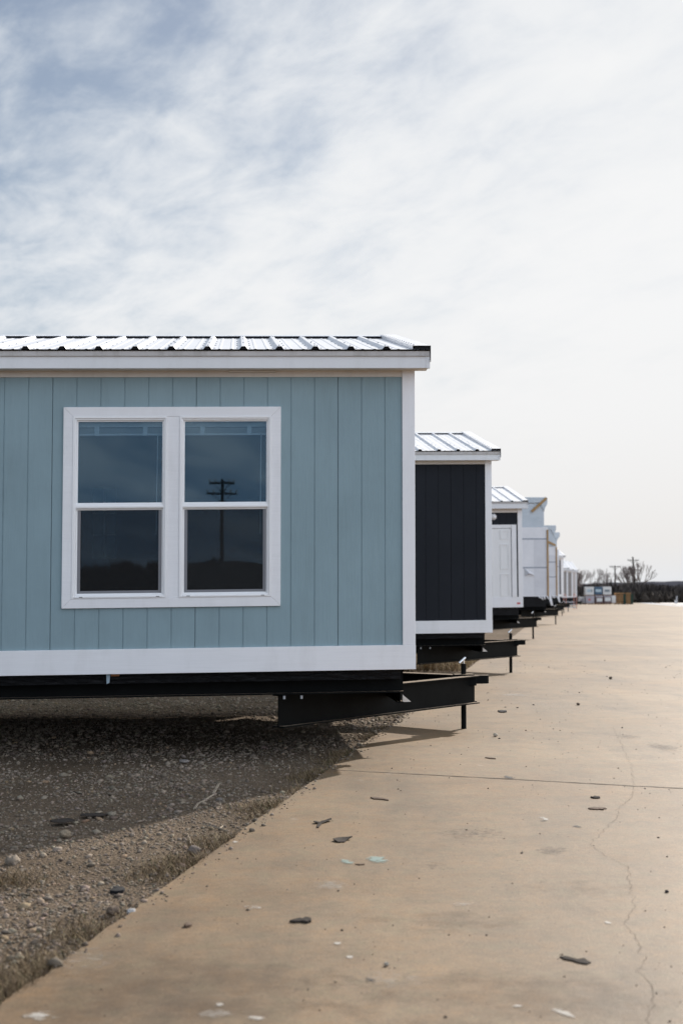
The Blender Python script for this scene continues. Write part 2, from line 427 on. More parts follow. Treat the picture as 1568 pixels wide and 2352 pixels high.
def chassis(root, L, W, zb, K, hx, far=False, jx=.105, jrise=.13, handle=True, lo=.285, drop=0.0):
    yc = W / 2
    m = MB(); m.box(-L + .05, -.10, .05, W - .05, zb - .085 - drop, zb + .02)
    bl = m.build('belly_liner', M['belly'], root, K)
    zb = zb - drop
    for y in (.235, W - .235):
        m = MB(); m.ibeam((-L + .02, y, zb - .21), (-.06, y, zb - .21), .20); m.build('chassis_rail', M['steel'], root, K)
    m = MB(); m.ibeam((-.045, .56, zb - .33), (-.045, W - .56, zb - .33), .32, .05); m.build('cross_member', M['steel'], root, K)
    m = MB(); m.prism([(-.02, zb - .325), (.055, zb - .325), (-.02, zb - .26)], 'y', .60, .62)
    m.build('gusset', M['frieze'], root, K)
    for sgn in (-1, 1):
        y0 = yc + sgn * (yc - .235)
        m = MB(); m.ibeam((-1.15, y0, zb - .215 - lo), (hx, yc + sgn * .045, zb - .215 - lo), lo)
        t = m.build('tongue_beam', M['steel'], root, K)
        if not far:
            for dx in (.05, .2):
                m = MB(); m.tube((-1.15 + dx, y0 - .05, zb - .222), (-1.15 + dx, y0 - .05, zb - .25), .011, 6)
                m.build('bolt', M['galv'], t, K)
    zt = zb - .215
    m = MB(); m.box(hx - .10, hx + .012, yc - .12, yc + .12, zt - .10, zt + .004); m.box(hx - .02, hx + .11, yc - .05, yc + .05, zt - .085, zt + .002)
    m.tube((hx + .11, yc, zt - .085), (hx + .11, yc, zt + .002), .05, 16)
    c = m.build('hitch_coupler', M['steel'], root, K, .006)
    jxx = hx - jx
    m = MB(); m.tube((jxx, yc, 0 - K * jxx), (jxx, yc, zt + jrise - .005), .027, 18)
    j = m.build('tongue_jack', M['steel'], root, K)
    m = MB(); m.box(jxx - .10, jxx + .10, yc - .09, yc + .09, zt + .006, zt + .016); m.build('jack_plate', M['steel'], j, K)
    if handle:
        m = MB(); m.tube((jxx - .055, yc - .05, zt + jrise - .0), (jxx + .018, yc, zt + jrise + .055), .012, 12)
        m.tube((jxx, yc, zt + jrise - .005), (jxx, yc, zt + jrise + .03), .01, 8)
        m.build('crank_handle', M['chrome'], j, K, smooth=False)

def roof(root, L, W, ze, zr, ovf, ovx, K, first, far=False):
    yc = W / 2; ye = -ovf - .045
    prof = []
    def rib(x): return [(x - .036, 0), (x - .017, .026), (x + .017, .026), (x + .036, 0)]
    def minor(x): return [(x - .014, 0), (x - .008, .0035), (x + .008, .0035), (x + .014, 0)]
    ribs = []; x = first
    while x > -L - .1: ribs.append(x); x -= .3048
    for x in reversed(ribs):
        for q in ((-.1016, 'm'), (0, 'r'), (.1016, 'm')):
            prof += rib(x + q[0]) if q[1] == 'r' else minor(x + q[0])
    prof = [p for p in prof if -L - .12 < p[0] < ovx - .01]
    prof = [(-L - .12, 0)] + prof + [(ovx, 0)]
    m = MB()
    for sgn in (1, -1):
        y_e = ye if sgn == 1 else W - ye
        for (a, ha), (b, hb) in zip(prof[:-1], prof[1:]):
            q = [(a, y_e, ze + ha), (b, y_e, ze + hb), (b, yc, zr + hb), (a, yc, zr + ha)]
            m.quad(*(q if sgn == 1 else q[::-1]), 0)
        # deck below
        m.quad((-L - .11, y_e + sgn * .01, ze - .012), (ovx - .005, y_e + sgn * .01, ze - .012), (ovx - .005, yc, zr - .012), (-L - .11, yc, zr - .012), 1)
    for x in ribs:       # black faces, shade painted into the open rib ends
        if x < ovx - .05: m.add([(x - .032, ye + .012, ze + .001), (x - .015, ye + .012, ze + .026), (x + .015, ye + .012, ze + .026), (x + .032, ye + .012, ze + .001)], [(0, 1, 2, 3)], 1)
    if not far:          # screws
        sl = (zr - ze) / (yc - ye)
        for x in ribs:
            if x > ovx - .08 or x < -4.6: continue
            for fy in (.045, .27, .42, .62, .86):
                y = ye + fy * (yc - ye)
                for dx in (-.055, .055):
                    z = ze + (y - ye) * sl
                    m.box(x + dx - .006, x + dx + .006, y - .006, y + .006, z, z + .008, 2)
                if random.random() < .4 and fy < .9:
                    z = ze + (y - ye) * sl + .026; m.box(x - .006, x + .006, y - .006, y + .006, z, z + .008, 2)
    r = m.build('metal_roof', [M['roof'], M['dark'], M['galv']], root, K)
    m = MB(); sl = (zr - ze) / (yc - ye)
    for sgn in (1, -1):
        y1 = yc - sgn * .13; z1 = zr - .13 * sl
        m.quad((-L - .12, y1, z1 + .031), (ovx, y1, z1 + .031), (ovx, yc, zr + .034), (-L - .12, yc, zr + .034), 0)
        m.quad((-L - .12, y1, z1 + .025), (ovx, y1, z1 + .025), (ovx, y1, z1 + .031), (-L - .12, y1, z1 + .031), 0)
        m.quad((-L - .12, y1 + sgn * .012, z1 - .004), (ovx - .15, y1 + sgn * .012, z1 - .004), (ovx - .15, y1 + sgn * .012, z1 + .030), (-L - .12, y1 + sgn * .012, z1 + .030), 1)  # black strip paints the shade under the raised cap
    m.build('ridge_cap', [M['roof'], M['dark']], root, K)
    m = MB()
    for sgn in (1, -1):
        y_e = ye - .004 if sgn == 1 else W - ye + .004
        xa, xb = ovx - .15, ovx + .006
        m.quad((xa, y_e, ze + .032), (xb, y_e, ze + .032), (xb, yc, zr + .040), (xa, yc, zr + .040), 0)
        m.quad((xb, y_e, ze - .11), (xb, yc, zr - .11), (xb, yc, zr + .040), (xb, y_e, ze + .032), 0)
        m.quad((xa, y_e, ze + .001), (xa, yc, zr + .001), (xa, yc, zr + .040), (xa, y_e, ze + .032), 0)
        yy = y_e + sgn * .016
        m.quad((xa + .02, yy, ze), (xb - .004, yy, ze), (xb - .004, yy, ze + .031), (xa + .02, yy, ze + .031), 1)  # black face paints the shade inside the open trim end
    if not far:
        for i in range(16):
            t = (i + .5) / 16; y = ye + t * (yc - ye); z = ze + t * (zr - ze) + .036
            m.box(xa + .012, xa + .022, y - .006, y + .006, z - .002, z + .006, 2)
    m.build('rake_trim', [M['roof'], M['dark'], M['galv']], root, K)

def home(name, label, corner, yaw, L, W, zb, zt, zf, ze, zr, wallmat, ovf=.16, ovx=.13, K=.0124, holes=(), first=-.24, ribfirst=-.245,
         hx=.86, trimh=.21, far=False, group=None, ry=0.0, cw=.09, frieze=True, jack={}):
    root = empty(name, (corner[0], corner[1], 0), yaw, ry)
    tag(root, label, 'mobile home', group)
    yc = W / 2
    m = MB()
    siding_face(m, lambda s, d, z: (s, d, z), -L, 0, zb + trimh - .01, zt + .05, .2032, first, holes)
    siding_face(m, lambda s, d, z: (-d, W - s if False else -s, z), -W, 0, zb + trimh - .01, zt + .05, .2032, -.25)
    m.quad((0, W, zb + .1), (-L, W, zb + .1), (-L, W, zt + .05), (0, W, zt + .05))
    m.quad((-L, W, zb + .1), (-L, 0, zb + .1), (-L, 0, zt + .05), (-L, W, zt + .05))
    for x in (0, -L):
        p = [(x, 0, zt + .05), (x, W, zt + .05), (x, yc, zr - .03)]
        m.add(p if x == 0 else p[::-1], [(0, 1, 2)])
    if not holes: m.quad((-L, .02, zb), (0, .02, zb), (0, W, zb), (-L, W, zb))
    m.build('siding', wallmat, root, K)
    for x, sx in ((0, 1), (-L, -1)):
        for y, sy in ((0, -1), (W, 1)):
            m = MB(); x2, y2 = x + sx * .02, y + sy * .02
            a = [(x2, y2), (x - sx * cw, y2), (x - sx * cw, y), (x, y), (x, y - sy * cw), (x2, y - sy * cw)]
            m.prism(a, 'z', zb + trimh, zf + .02)
            m.build('corner_trim', M['trimv'], root, K, .003)
    m = MB()
    m.box(-L - .02, .022, -.023, .0, zb, zb + trimh); m.box(0, .0225, .0, W + .02, zb, zb + trimh)
    m.build('bottom_trim', M['trim'], root, K, .003)
    if frieze:
        m = MB(); m.box(-L, -cw, -.010, .004, zt, zf + .03)
        # small factory nails and a vent strip
        m.build('frieze_board', M['frieze'], root, K, .002)
    m = MB()
    for y0, y1 in ((-ovf, .001), (W - .001, W + ovf)): m.box(-L - .1, ovx - .01, y0, y1, zf + .004, zf + .016)
    m.box(0, ovx - .012, 0, W, zf + .03, zf + .04) if False else None
    m.build('soffit', M['frieze'], root, K)
    m = MB()
    m.box(-L - .1, ovx - .002, -ovf - .02, -ovf, zf, ze - .052); m.box(-L - .1, ovx - .002, W + ovf, W + ovf + .02, zf, ze - .052)
    m.box(ovx - .035, ovx + .002, -ovf - .024, -ovf - .002, zf - .002, ze - .054)
    # sloping fascia on the gable ends
    for x0 in (ovx - .022,):
        for a, b in ((-ovf, yc), (W + ovf, yc)):
            m.add([(x0, a, zf), (x0, b, zf + zr - ze), (x0, b, zr - .03), (x0, a, ze - .03), (x0 + .02, a, zf), (x0 + .02, b, zf + zr - ze), (x0 + .02, b, zr - .03), (x0 + .02, a, ze - .03)],
                  [(0, 1, 2, 3), (7, 6, 5, 4), (0, 4, 5, 1), (3, 2, 6, 7)])
    m.build('fascia', M['fascia'], root, K, .003)
    m = MB(); m.box(-L - .1, ovx - .001, -ovf - .030, -ovf - .004, ze - .052, ze - .010); m.box(-L - .1, ovx - .001, W + ovf + .004, W + ovf + .03, ze - .052, ze - .010)
    if not far:
        m.box(-L - .1, ovx - .001, -ovf - .036, -ovf - .030, ze - .056, ze - .050)
    m.build('drip_edge', M['drip'], root, K, .002)
    roof(root, L, W, ze, zr, ovf, ovx, K, ribfirst, far)
    chassis(root, L, W, zb, K, hx, far, **jack)
    return root

def local(corner, yaw, x, y):
    """photo sight line x,y -> (s, z) on the front wall plane through corner"""
    u, v = (x - CX) / F_PX, (CY - y) / F_PX
    cp, sp = math.cos(PITCH), math.sin(PITCH)
    d = Vector((u, cp - v * sp, sp + v * cp)); n = Vector((math.sin(yaw), -math.cos(yaw), 0))
    p0 = Vector((corner[0], corner[1], 0)); o = Vector((0, 0, CAMZ))
    t = (p0 - o).dot(n) / d.dot(n); p = o + d * t
    return (p - p0).dot(Vector((math.cos(yaw), math.sin(yaw), 0))), p.z

def unsh(sz, K): return sz[0], sz[1] - K * sz[0]

# ---- teal home, nearest
Y1, yaw1, K1 = 12.3, rad(4.2), .0124
c1 = at(948, 1537, Y1); zb1 = c1.z
zt1 = at(924, 865.8, Y1).z
zf1 = at(948, 846, Y1 - .17).z
ze1 = at(985, 802.5, Y1 - .2).z
zr1 = at(905, 770, Y1 + 2.55).z - .034
def L1(x, y): return unsh(local(c1, yaw1, x, y), K1)
xl, ztop = L1(147.4, 936); xr, _ = L1(645, 934.5); _, zbot = L1(300, 1396)
cas = .082
hole1 = (xl + .03, xr - .03, zbot + .03, ztop - .03)
home1 = home('mobile_home', 'teal mobile home with white trim and a double window, nearest in the row', c1, yaw1, 11.0, 5.1, zb1, zt1, zf1, ze1, zr1,
             M['teal'], K=K1, hx=.95, holes=[hole1], group=None)
tag(home1, group='mobile homes parked in a row')

m = MB(); m.box(-10.8, -1.2, 4.98, 5.02, .20, zb1 - .02); m.build('rear_sun_block', M['belly'], home1, K1)  # added strip, hidden behind the rail, keeps sun off the ground below
# room behind the window
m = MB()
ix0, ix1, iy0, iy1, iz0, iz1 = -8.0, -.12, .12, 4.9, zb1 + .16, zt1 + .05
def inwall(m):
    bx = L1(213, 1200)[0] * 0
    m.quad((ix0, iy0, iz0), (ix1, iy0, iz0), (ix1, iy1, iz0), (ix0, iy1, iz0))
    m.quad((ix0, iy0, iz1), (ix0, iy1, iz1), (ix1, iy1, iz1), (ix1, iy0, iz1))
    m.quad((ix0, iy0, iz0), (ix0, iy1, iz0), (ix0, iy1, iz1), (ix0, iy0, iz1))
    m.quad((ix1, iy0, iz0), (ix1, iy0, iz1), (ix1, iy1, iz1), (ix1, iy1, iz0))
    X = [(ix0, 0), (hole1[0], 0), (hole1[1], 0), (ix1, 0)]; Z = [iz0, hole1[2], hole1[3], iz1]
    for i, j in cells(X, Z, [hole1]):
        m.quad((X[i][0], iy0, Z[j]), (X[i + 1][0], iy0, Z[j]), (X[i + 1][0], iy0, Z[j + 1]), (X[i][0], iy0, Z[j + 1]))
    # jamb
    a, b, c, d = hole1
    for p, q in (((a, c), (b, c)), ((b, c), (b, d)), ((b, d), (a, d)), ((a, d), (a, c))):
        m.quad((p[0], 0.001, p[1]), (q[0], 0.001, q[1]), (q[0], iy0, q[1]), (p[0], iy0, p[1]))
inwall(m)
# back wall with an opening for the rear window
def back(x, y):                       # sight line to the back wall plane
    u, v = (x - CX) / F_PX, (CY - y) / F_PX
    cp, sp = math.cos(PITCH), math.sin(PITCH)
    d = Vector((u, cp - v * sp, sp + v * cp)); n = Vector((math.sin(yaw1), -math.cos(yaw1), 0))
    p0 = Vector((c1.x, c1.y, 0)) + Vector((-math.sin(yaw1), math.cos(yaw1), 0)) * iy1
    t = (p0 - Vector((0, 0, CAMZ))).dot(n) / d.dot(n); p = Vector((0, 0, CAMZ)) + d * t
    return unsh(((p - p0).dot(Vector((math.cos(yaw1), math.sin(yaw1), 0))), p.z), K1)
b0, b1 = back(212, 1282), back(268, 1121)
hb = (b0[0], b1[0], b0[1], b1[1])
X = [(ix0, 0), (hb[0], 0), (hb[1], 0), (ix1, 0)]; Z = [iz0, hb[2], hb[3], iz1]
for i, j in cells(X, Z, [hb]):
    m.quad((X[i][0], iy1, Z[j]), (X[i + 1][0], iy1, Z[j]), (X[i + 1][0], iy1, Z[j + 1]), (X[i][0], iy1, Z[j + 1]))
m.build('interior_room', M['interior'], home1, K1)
rw = MB(); rw.quad((hb[0], iy1 + .02, hb[2]), (hb[1], iy1 + .02, hb[2]), (hb[1], iy1 + .02, hb[3]), (hb[0], iy1 + .02, hb[3]))
rwo = rw.build('rear_window', M['palelabel'], home1, K1)
mm = MB(); xm = (hb[0] + hb[1]) / 2; zm = (hb[2] + hb[3]) / 2
mm.box(xm - .012, xm + .012, iy1 - .02, iy1 + .01, hb[2], hb[3])
for q in (.33, .64): mm.box(hb[0], hb[1], iy1 - .018, iy1 + .008, hb[2] + (hb[3] - hb[2]) * q - .005, hb[2] + (hb[3] - hb[2]) * q + .005)
mm.build('muntin', M['vinyl'], rwo, K1)

# double window: casing, mullion board, two sash units
casing = MB()
x0, x1, z0, z1 = xl, xr, zbot, ztop
for poly in ([(x0, z0), (x1, z0), (x1 - cas, z0 + cas), (x0 + cas, z0 + cas)], [(x1, z0), (x1, z1), (x1 - cas, z1 - cas), (x1 - cas, z0 + cas)],
             [(x1, z1), (x0, z1), (x0 + cas, z1 - cas), (x1 - cas, z1 - cas)], [(x0, z1), (x0, z0), (x0 + cas, z0 + cas), (x0 + cas, z1 - cas)]):
    # keep a hairline at the mitres
    c_ = (sum(p[0] for p in poly) / 4, sum(p[1] for p in poly) / 4)
    poly = [(c_[0] + (p[0] - c_[0]) * .9996, c_[1] + (p[1] - c_[1]) * .9994) for p in poly]
    casing.prism(poly, 'y', -.024, .0)
cx_l, cx_r = L1(389, 1160)[0], L1(409, 1160)[0]
zo = ztop - cas; zi = zbot + cas
ml, mr = L1(383.5, 1160)[0], L1(412.5, 1160)[0]
casing.box(ml, mr, -.0205, 0, zi, zo)
casing.build('window_casing', M['trim'], home1, K1, .0025)

def sash_unit(xa, xb, idx):
    """single-hung window between xa..xb, zi..zo"""
    fw = .040
    zmid = L1(300, 1161)[1]
    fr = MB()
    def ring(m, a, b, c, d, w, y0, y1):
        m.box(a, a + w, y0, y1, c, d); m.box(b - w, b, y0, y1, c, d)
        m.box(a + w, b - w, y0, y1, c, c + w); m.box(a + w, b - w, y0, y1, d - w, d)
    ring(fr, xa, xb, zi, zo, .016, -.030, .05)
    ring(fr, xa + .016, xb - .016, zi + .016, zo - .016, .014, -.020, .05)
    # sill ledge with weep slots
    fr.box(xa + .03, xb - .03, -.034, -.020, zi + .006, zi + .018)
    w = fr.build('window', M['vinyl'], home1, K1, .002)
    a, b = xa + .030, xb - .030
    m = MB(); m.box(a, b, -.014, .030, zmid - .026, zmid + .012); m.box(a, b, -.022, .0, zmid - .020, zmid - .004)
    ring(m, a, b, zmid + .012, zo - .030, .012, -.002, .03)
    m.build('upper_sash', M['vinyl'], w, K1, .0015)
    m = MB(); m.box(a + .012, b - .012, .010, .014, zmid + .024, zo - .042)
    m.build('upper_pane', M['glass'], w, K1)
    m = MB(); ring(m, a, b, zi + .030, zmid - .026, .012, .004, .04)
    m.build('lower_sash', M['vinyl'], w, K1, .0015)
    m = MB(); m.box(a + .012, b - .012, .030, .034, zi + .042, zmid - .038); m.build('lower_pane', M['glass'], w, K1)
    m = MB(); c, d, e, f_ = a + .0125, b - .0125, zi + .0425, zmid - .036
    m.box(c, c + .026, .006, .020, e, f_); m.box(d - .026, d, .006, .020, e, f_); m.box(c + .026, d - .026, .006, .020, e, e + .022); m.box(c + .026, d - .026, .006, .020, f_ - .004, f_)
    m.build('screen_frame', M['seal'], w, K1)
    m = MB(); m.quad((c + .02, .014, e + .02), (d - .02, .014, e + .02), (d - .02, .014, f_ - .002), (c + .02, .014, f_ - .002)); m.build('insect_screen', M['screen'], w, K1)
    for xx in (xa + .065, xb - .085):
        m = MB(); m.box(xx, xx + .03, -.0345, -.030, zi + .010, zi + .015); m.build('weep_slot', M['dark'], w, K1)
    # raised mini blind: head rail, gathered slats, clips, wand
    m = MB(); zt_ = zo - .03
    m.box(a + .01, b - .01, .075, .110, zt_ - .05, zt_ - .005)
    for k in range(9): m.box(a + .014, b - .014, .072 + .002 * (k % 2), .104, zt_ - .060 - k * .0055, zt_ - .0575 - k * .0055)
    m.box(a + .012, b - .012, .070, .108, zt_ - .122, zt_ - .107)
    for q in (.22, .78):
        xx = a + (b - a) * q; m.box(xx - .02, xx + .02, .062, .072, zt_ - .125, zt_ - .05)
    m.tube((b - .055, .066, zt_ - .10), (b - .062, .066, zmid - .25), .004, 6)
    m.build('blind', M['blind'], w, K1)
    return w
sash_unit(xl + cas, ml, 0)
sash_unit(mr, xr - cas, 1)

# small things on the teal home: vent strip under the eave, hanging flap, clip
vx0, vx1 = L1(526, 852)[0], L1(633, 852)[0]
m = MB(); m.box(vx0, vx1, -.05, -.014, zf1 - .012, zf1 + .003); m.build('soffit_vent', M['frieze'], home1, K1, .004)
m = MB()
fx = L1(245, 1560)[0]
m.prism([(fx - .005, zb1 + .01), (fx + .03, zb1 + .0), (fx + .022, zb1 - .075), (fx, zb1 - .085)], 'y', .025, .032); m.build('loose_flap', M['flapblue'], home1, K1)
m = MB(); m.box(fx + .035, fx + .105, .03, .05, zb1 - .02, zb1 + .01); m.build('strap_clip', M['rust'], home1, K1)
# crinkled plastic edge below the trim
m = MB(); n = 160
for i in range(n):
    xa, xb = -6 + i * 5.9 / n, -6 + (i + 1) * 5.9 / n
    def yy(x, z): return .05 + .012 * mnoise.noise(Vector((x * 9, z * 30, 1.5))) + .01 * mnoise.noise(Vector((x * 25, z * 15, 7)))
    for j in range(4):
        za, zc = zb1 + .02 - j * .025, zb1 + .02 - (j + 1) * .025
        m.quad((xa, yy(xa, za) + j * .02, za), (xa, yy(xa, zc) + (j + 1) * .02, zc), (xb, yy(xb, zc) + (j + 1) * .02, zc), (xb, yy(xb, za) + j * .02, za))
m.build('plastic_edge', M['belly'], home1, K1, smooth=True)

# ---- charcoal home
def set_home(name, label, cx, cyb, Y, yaw, yt, yf, ye, yr, mat, ovx_px=None, W=5.1, L=10.5, **kw):
    c = at(cx, cyb, Y)
    zb = c.z; zt = at(cx, yt, Y).z; zf = at(cx, yf, Y - .17).z; ze = at(cx, ye, Y - .2).z; zr = at(cx, yr, Y + W / 2).z - .034
    r = home(name, label, c, yaw, L, W, zb, zt, zf, ze, zr, mat, **kw)
    tag(r, group='mobile homes parked in a row')
    return r, c, zb, zt
home2, c2, zb2, zt2 = set_home('mobile_home', 'charcoal mobile home with white trim, just behind the teal one', 1127, 1453, 22.7, rad(5.0), 1066, 1057, 1035, 992, M['charcoal'],
                  K=.012, first=-.23, ribfirst=-.245, ovx=.13, hx=.95, trimh=.20, cw=.085)
# ---- dark home with white door
home3, c3, zb3, zt3 = set_home('mobile_home', 'dark mobile home with white front door and round porch light', 1199.5, 1394.6, 41, rad(5.5), 1177, 1168, 1151.5, 1117, M['charcoal'],
                  K=.006, first=-.23, ribfirst=-.3, ovx=.16, hx=1.0, trimh=.30, cw=.11, ry=-.007, jack=dict(drop=.14))
def L3(x, y): return unsh(local(c3, rad(5.5), x, y), .006)
m = MB()
dr = L3(1188, 1300)[0]; dt = L3(1150, 1205)[1]; db = zb3 + .30
m.box(dr - 1.14, dr - .175, -.010, .0, db - .09, dt - .115)
for cxx in (dr - .98, dr - .50):        # six pressed panels, drawn by proud mouldings
    for za, zc in ((.08, .72), (.86, 1.58), (1.72, 1.98)):
        a, b, c, d = cxx, cxx + .27, db - .06 + za, db - .06 + zc
        for k, (ins, yy) in enumerate(((0, -.024), (.035, -.017))):
            w = .02
            m.box(a + ins, a + ins + w, yy, -.0095, c + ins, d - ins); m.box(b - ins - w, b - ins, yy, -.0095, c + ins, d - ins)
            m.box(a + ins + w, b - ins - w, yy, -.0095, c + ins, c + ins + w); m.box(a + ins + w, b - ins - w, yy, -.0095, d - ins - w, d - ins)
m.box(dr - 1.15, dr - .16, -.004, .0, db - .10, dt - .10, 1)
d3 = m.build('door', [M['door'], M['seal']], home3, .006, .003)
m = MB(); m.tube((dr - 1.07, -.01, db + .95), (dr - 1.07, -.07, db + .95), .03, 12); m.build('door_knob', M['chrome'], d3, .006)
m = MB(); m.box(dr - .16, dr - .02, -.04, 0, zb3 + .30, dt); m.box(dr - 1.29, dr - 1.15, -.024, 0, zb3 + .30, dt); m.box(dr - 1.15, dr - .16, -.024, 0, dt - .10, dt)
m.build('door_casing', M['trim'], home3, .006, .003)
lx, lz = L3(1134.5, 1187)
m = MB()
for i in range(6):
    a0, a1 = i / 6 * math.pi / 2, (i + 1) / 6 * math.pi / 2
    m.tube((lx, -.02 - .08 * math.sin(a0), lz), (lx, -.02 - .08 * math.sin(a1), lz), .075 * math.cos(a0), 20, max(.002, .075 * math.cos(a1)), cap=False)
m.tube((lx, 0, lz), (lx, -.022, lz), .085, 20)
m.build('porch_light', M['vinyl'], home3, .006)
m = MB(); sx, sz = L3(1190.5, 1386)
m.box(sx - .05, sx + .05, -.0255, -.023, sz - .02, sz + .03); m.build('sticker', M['red'], home3, .006)

# ---- unfinished homes in house wrap
def wrapped(label, xr_, yb, Y, yt, ymid, seams, L=10.5, W=5.1, post_top=None, upper_in=.05, flare=.5, rake=None, K=.006, flap=True):
    c = at(xr_, yb, Y); yaw = rad(5.5)
    root = empty('wrapped_home', (c.x, c.y, 0), yaw); tag(root, label, 'mobile home', 'unfinished homes in house wrap')
    zb = c.z; zm = at(xr_, ymid, Y).z; zt = at(xr_, yt, Y).z
    m = MB(); m.box(-L, 0, 0, W, zb, zm)
    m.box(-2.4, -.02, -.012, .0, zb + .35, zm - .55, 1) if False else None
    m.quad((-.62, -.006, zb + .05), (0, -.006, zb + .05), (0, -.006, zm - .5), (-.62, -.006, zm - .5), 1)
    for s in seams:
        z = at(xr_, s, Y).z; m.box(-L, -.0, -.008, -.001, z - .028, z + .028, 2)
    m.build('house_wrap', [M['wrap'], M['wrap2'], M['tape']], root, K)
    u = -upper_in
    m = MB(); m.box(-L, u, .03, W - .03, zm + .001, zt - .25)
    # cornice that flares out to the right under the parapet
    pts = [(u, zt - .62), (u + .02, zt - .52), (u + flare * .5, zt - .40), (u + flare, zt - .28), (u + flare * 1.05, zt - .04), (u + flare, zt), (-L, zt), (-L, zt - .25), (u - .2, zt - .25)]
    m.prism([(p[0] * 1.0, p[1]) for p in pts], 'y', -.02, W - .0)
    m.build('upper_sheeting', M['sheet'], root, K, .02)
    pt = at(xr_, post_top, Y).z
    if flap: m = MB(); m.box(-.055, .012, -.05, .0, zb + .02, pt); m.build('corner_batten', M['wood'], root, K)
    if rake:
        (ax, ay), (bx, by) = rake
        p = [local(c, yaw, ax, ay), local(c, yaw, bx, by)]
        m = MB(); m.beam((p[0][0], -.035, p[0][1] - K * p[0][0]), (p[1][0], -.035, p[1][1] - K * p[1][0]), .05, .11); m.build('rake_batten', M['wood'], root, K)
    if flap:
        m = MB()
        for k, (a, w, h) in enumerate(((.02, .10, .42), (-.32, .05, .17), (-.22, .06, .15), (-.45, .05, .12), (-.1, .05, .14))):
            o = random.uniform(.02, .08); z = zb + .02
            m.add([(a, -.02, z), (a + w, -.02, z), (a + w + o * .8, -.05, z - h * .6), (a + w + o * 1.5, -.02, z - h), (a + o * 1.5, -.03, z - h * .95), (a + o * .3, -.06, z - h * .5)],
                  [(0, 1, 2, 5), (5, 2, 3, 4)])
        m.build('wrap_flap', M['wrap'], root, K)
    chassis(root, L, W, zb, K, 1.05, True, drop=.36)
    return root, c, zb
w4, c4, zb4 = wrapped('tallest white wrapped home with diagonal wooden batten near its top', 1258.5, 1370, 61.5, 1142, 1210.7, (1237.7, 1303.6), post_top=1217, upper_in=.15, flare=.14,
                      rake=((1220, 1175), (1253.5, 1144)))
# lifted corner of house wrap on the first wrapped home
def L4(x, y): return local(c4, rad(5.5), x, y)
a = L4(1203, 1304); b = L4(1216, 1317)
m = MB(); m.add([(a[0], -.012, a[1]), (a[0] + .2, -.16, b[1]), (b[0] + .25, -.05, b[1] - .1), (a[0] + .02, -.02, a[1] - .35)], [(0, 1, 2), (0, 3, 1)])
m.build('loose_wrap_corner', M['wrap2'], w4)
w5, c5, zb5 = wrapped('white wrapped home whose sloping batten meets its corner batten', 1278.4, 1368.7, 86, 1206.5, 1256, (1291, 1325), post_top=1256, upper_in=.16, flare=.13,
                      rake=((1253, 1242), (1275, 1253)))
w6, c6, zb6 = wrapped('farthest wrapped home, a narrow pale strip beside the grey home', 1283.5, 1367.5, 97, 1222.5, 1262, (1301,), post_top=1262, upper_in=.13, flare=.20, flap=False)
home7, *_ = set_home('mobile_home', 'grey sided mobile home just past the wrapped homes', 1293.2, 1371.0, 104, rad(5.5), 1286, 1281.4, 1277, 1258, M['grey'], K=.006, far=True, trimh=.2, cw=.18, ovx=.12, hx=1.1, jack=dict(drop=.28))
home8, c8, *_ = set_home('mobile_home', 'tan mobile home with wide white corner trim, after the grey one', 1303.4, 1373, 146, rad(5.5), 1313, 1310.5, 1305, 1281, M['tan'], K=.004, far=True, trimh=.15, cw=.15, hx=1.2, jack=dict(drop=.28))
home9, *_ = set_home('mobile_home', 'second tan mobile home, between the first tan and the cream one', 1314.6, 1372.5, 155, rad(5.5), 1315, 1312, 1308, 1288, M['tan'], K=.004, far=True, trimh=.15, cw=.14, hx=1.2, jack=dict(drop=.28))
home10, *_ = set_home('mobile_home', 'cream mobile home at the far end of the row', 1323.6, 1372, 164, rad(5.5), 1316, 1314, 1310, 1290, M['cream'], K=.004, far=True, trimh=.15, cw=.14, hx=1.2, jack=dict(drop=.28))

# steps with a handrail in front of the tan homes
c = gp(1311, 1399.5); root = empty('porch_steps', (c.x, c.y, 0), rad(5)); tag(root, 'portable metal steps with an arched handrail by the tan homes', 'steps')
m = MB()
for k in range(3): m.box(-.45, .45, .3 * k, .3 * k + .3, .22 * k + .14, .22 * k + .22)
m.build('tread', M['galv'], root)
for sx in (-.45, .45):
    m = MB(); pts = [(sx, 0, 0), (sx, 0, 1.05), (sx, .25, 1.25), (sx, .85, 1.35), (sx, .9, 0)]
    for p, q in zip(pts[:-1], pts[1:]): m.tube(p, q, .03, 8)
    m.build('handrail', M['orange'], root)

# ------------------------------------------------------------------ slab, gravel, ground
E0, E1 = gp(0, 3682 / 1.59439), gp(1477 / 1.59439, 2618 / 1.59439)
ed = (E1 - E0); ed = Vector((ed.x, ed.y, 0)).normalized()
def edge(t, z=0): return Vector((E0.x + ed.x * t, E0.y + ed.y * t, z))        # t metres along the slab's edge
en = Vector((-ed.y, ed.x, 0))                                              # toward the gravel
YEND = gp(1450, 1384.5).y
m = MB(); pts = []
t = -40.0; Ts = []
while t < YEND + 30:
    Ts.append(t); t += .05 if -1 < t < 16 else (.5 if t < 40 else 4)
edge_pts = []
for t in Ts:
    w = (.020 * mnoise.noise(Vector((t * 3.1, 0, 0))) + .012 * mnoise.noise(Vector((t * 14, 3, 0))) + .02 * mnoise.noise(Vector((t * .6, 9, 0)))) if t > -2 else 0
    p = edge(t) + en * w
    if p.y > YEND: break
    edge_pts.append(p)
last = edge_pts[-1]
nE = len(edge_pts)
vs = [(p.x, p.y, 0) for p in edge_pts] + [(160, p.y, 0) for p in edge_pts] + [(p.x + en.x * .004, p.y + en.y * .004, -.2) for p in edge_pts]
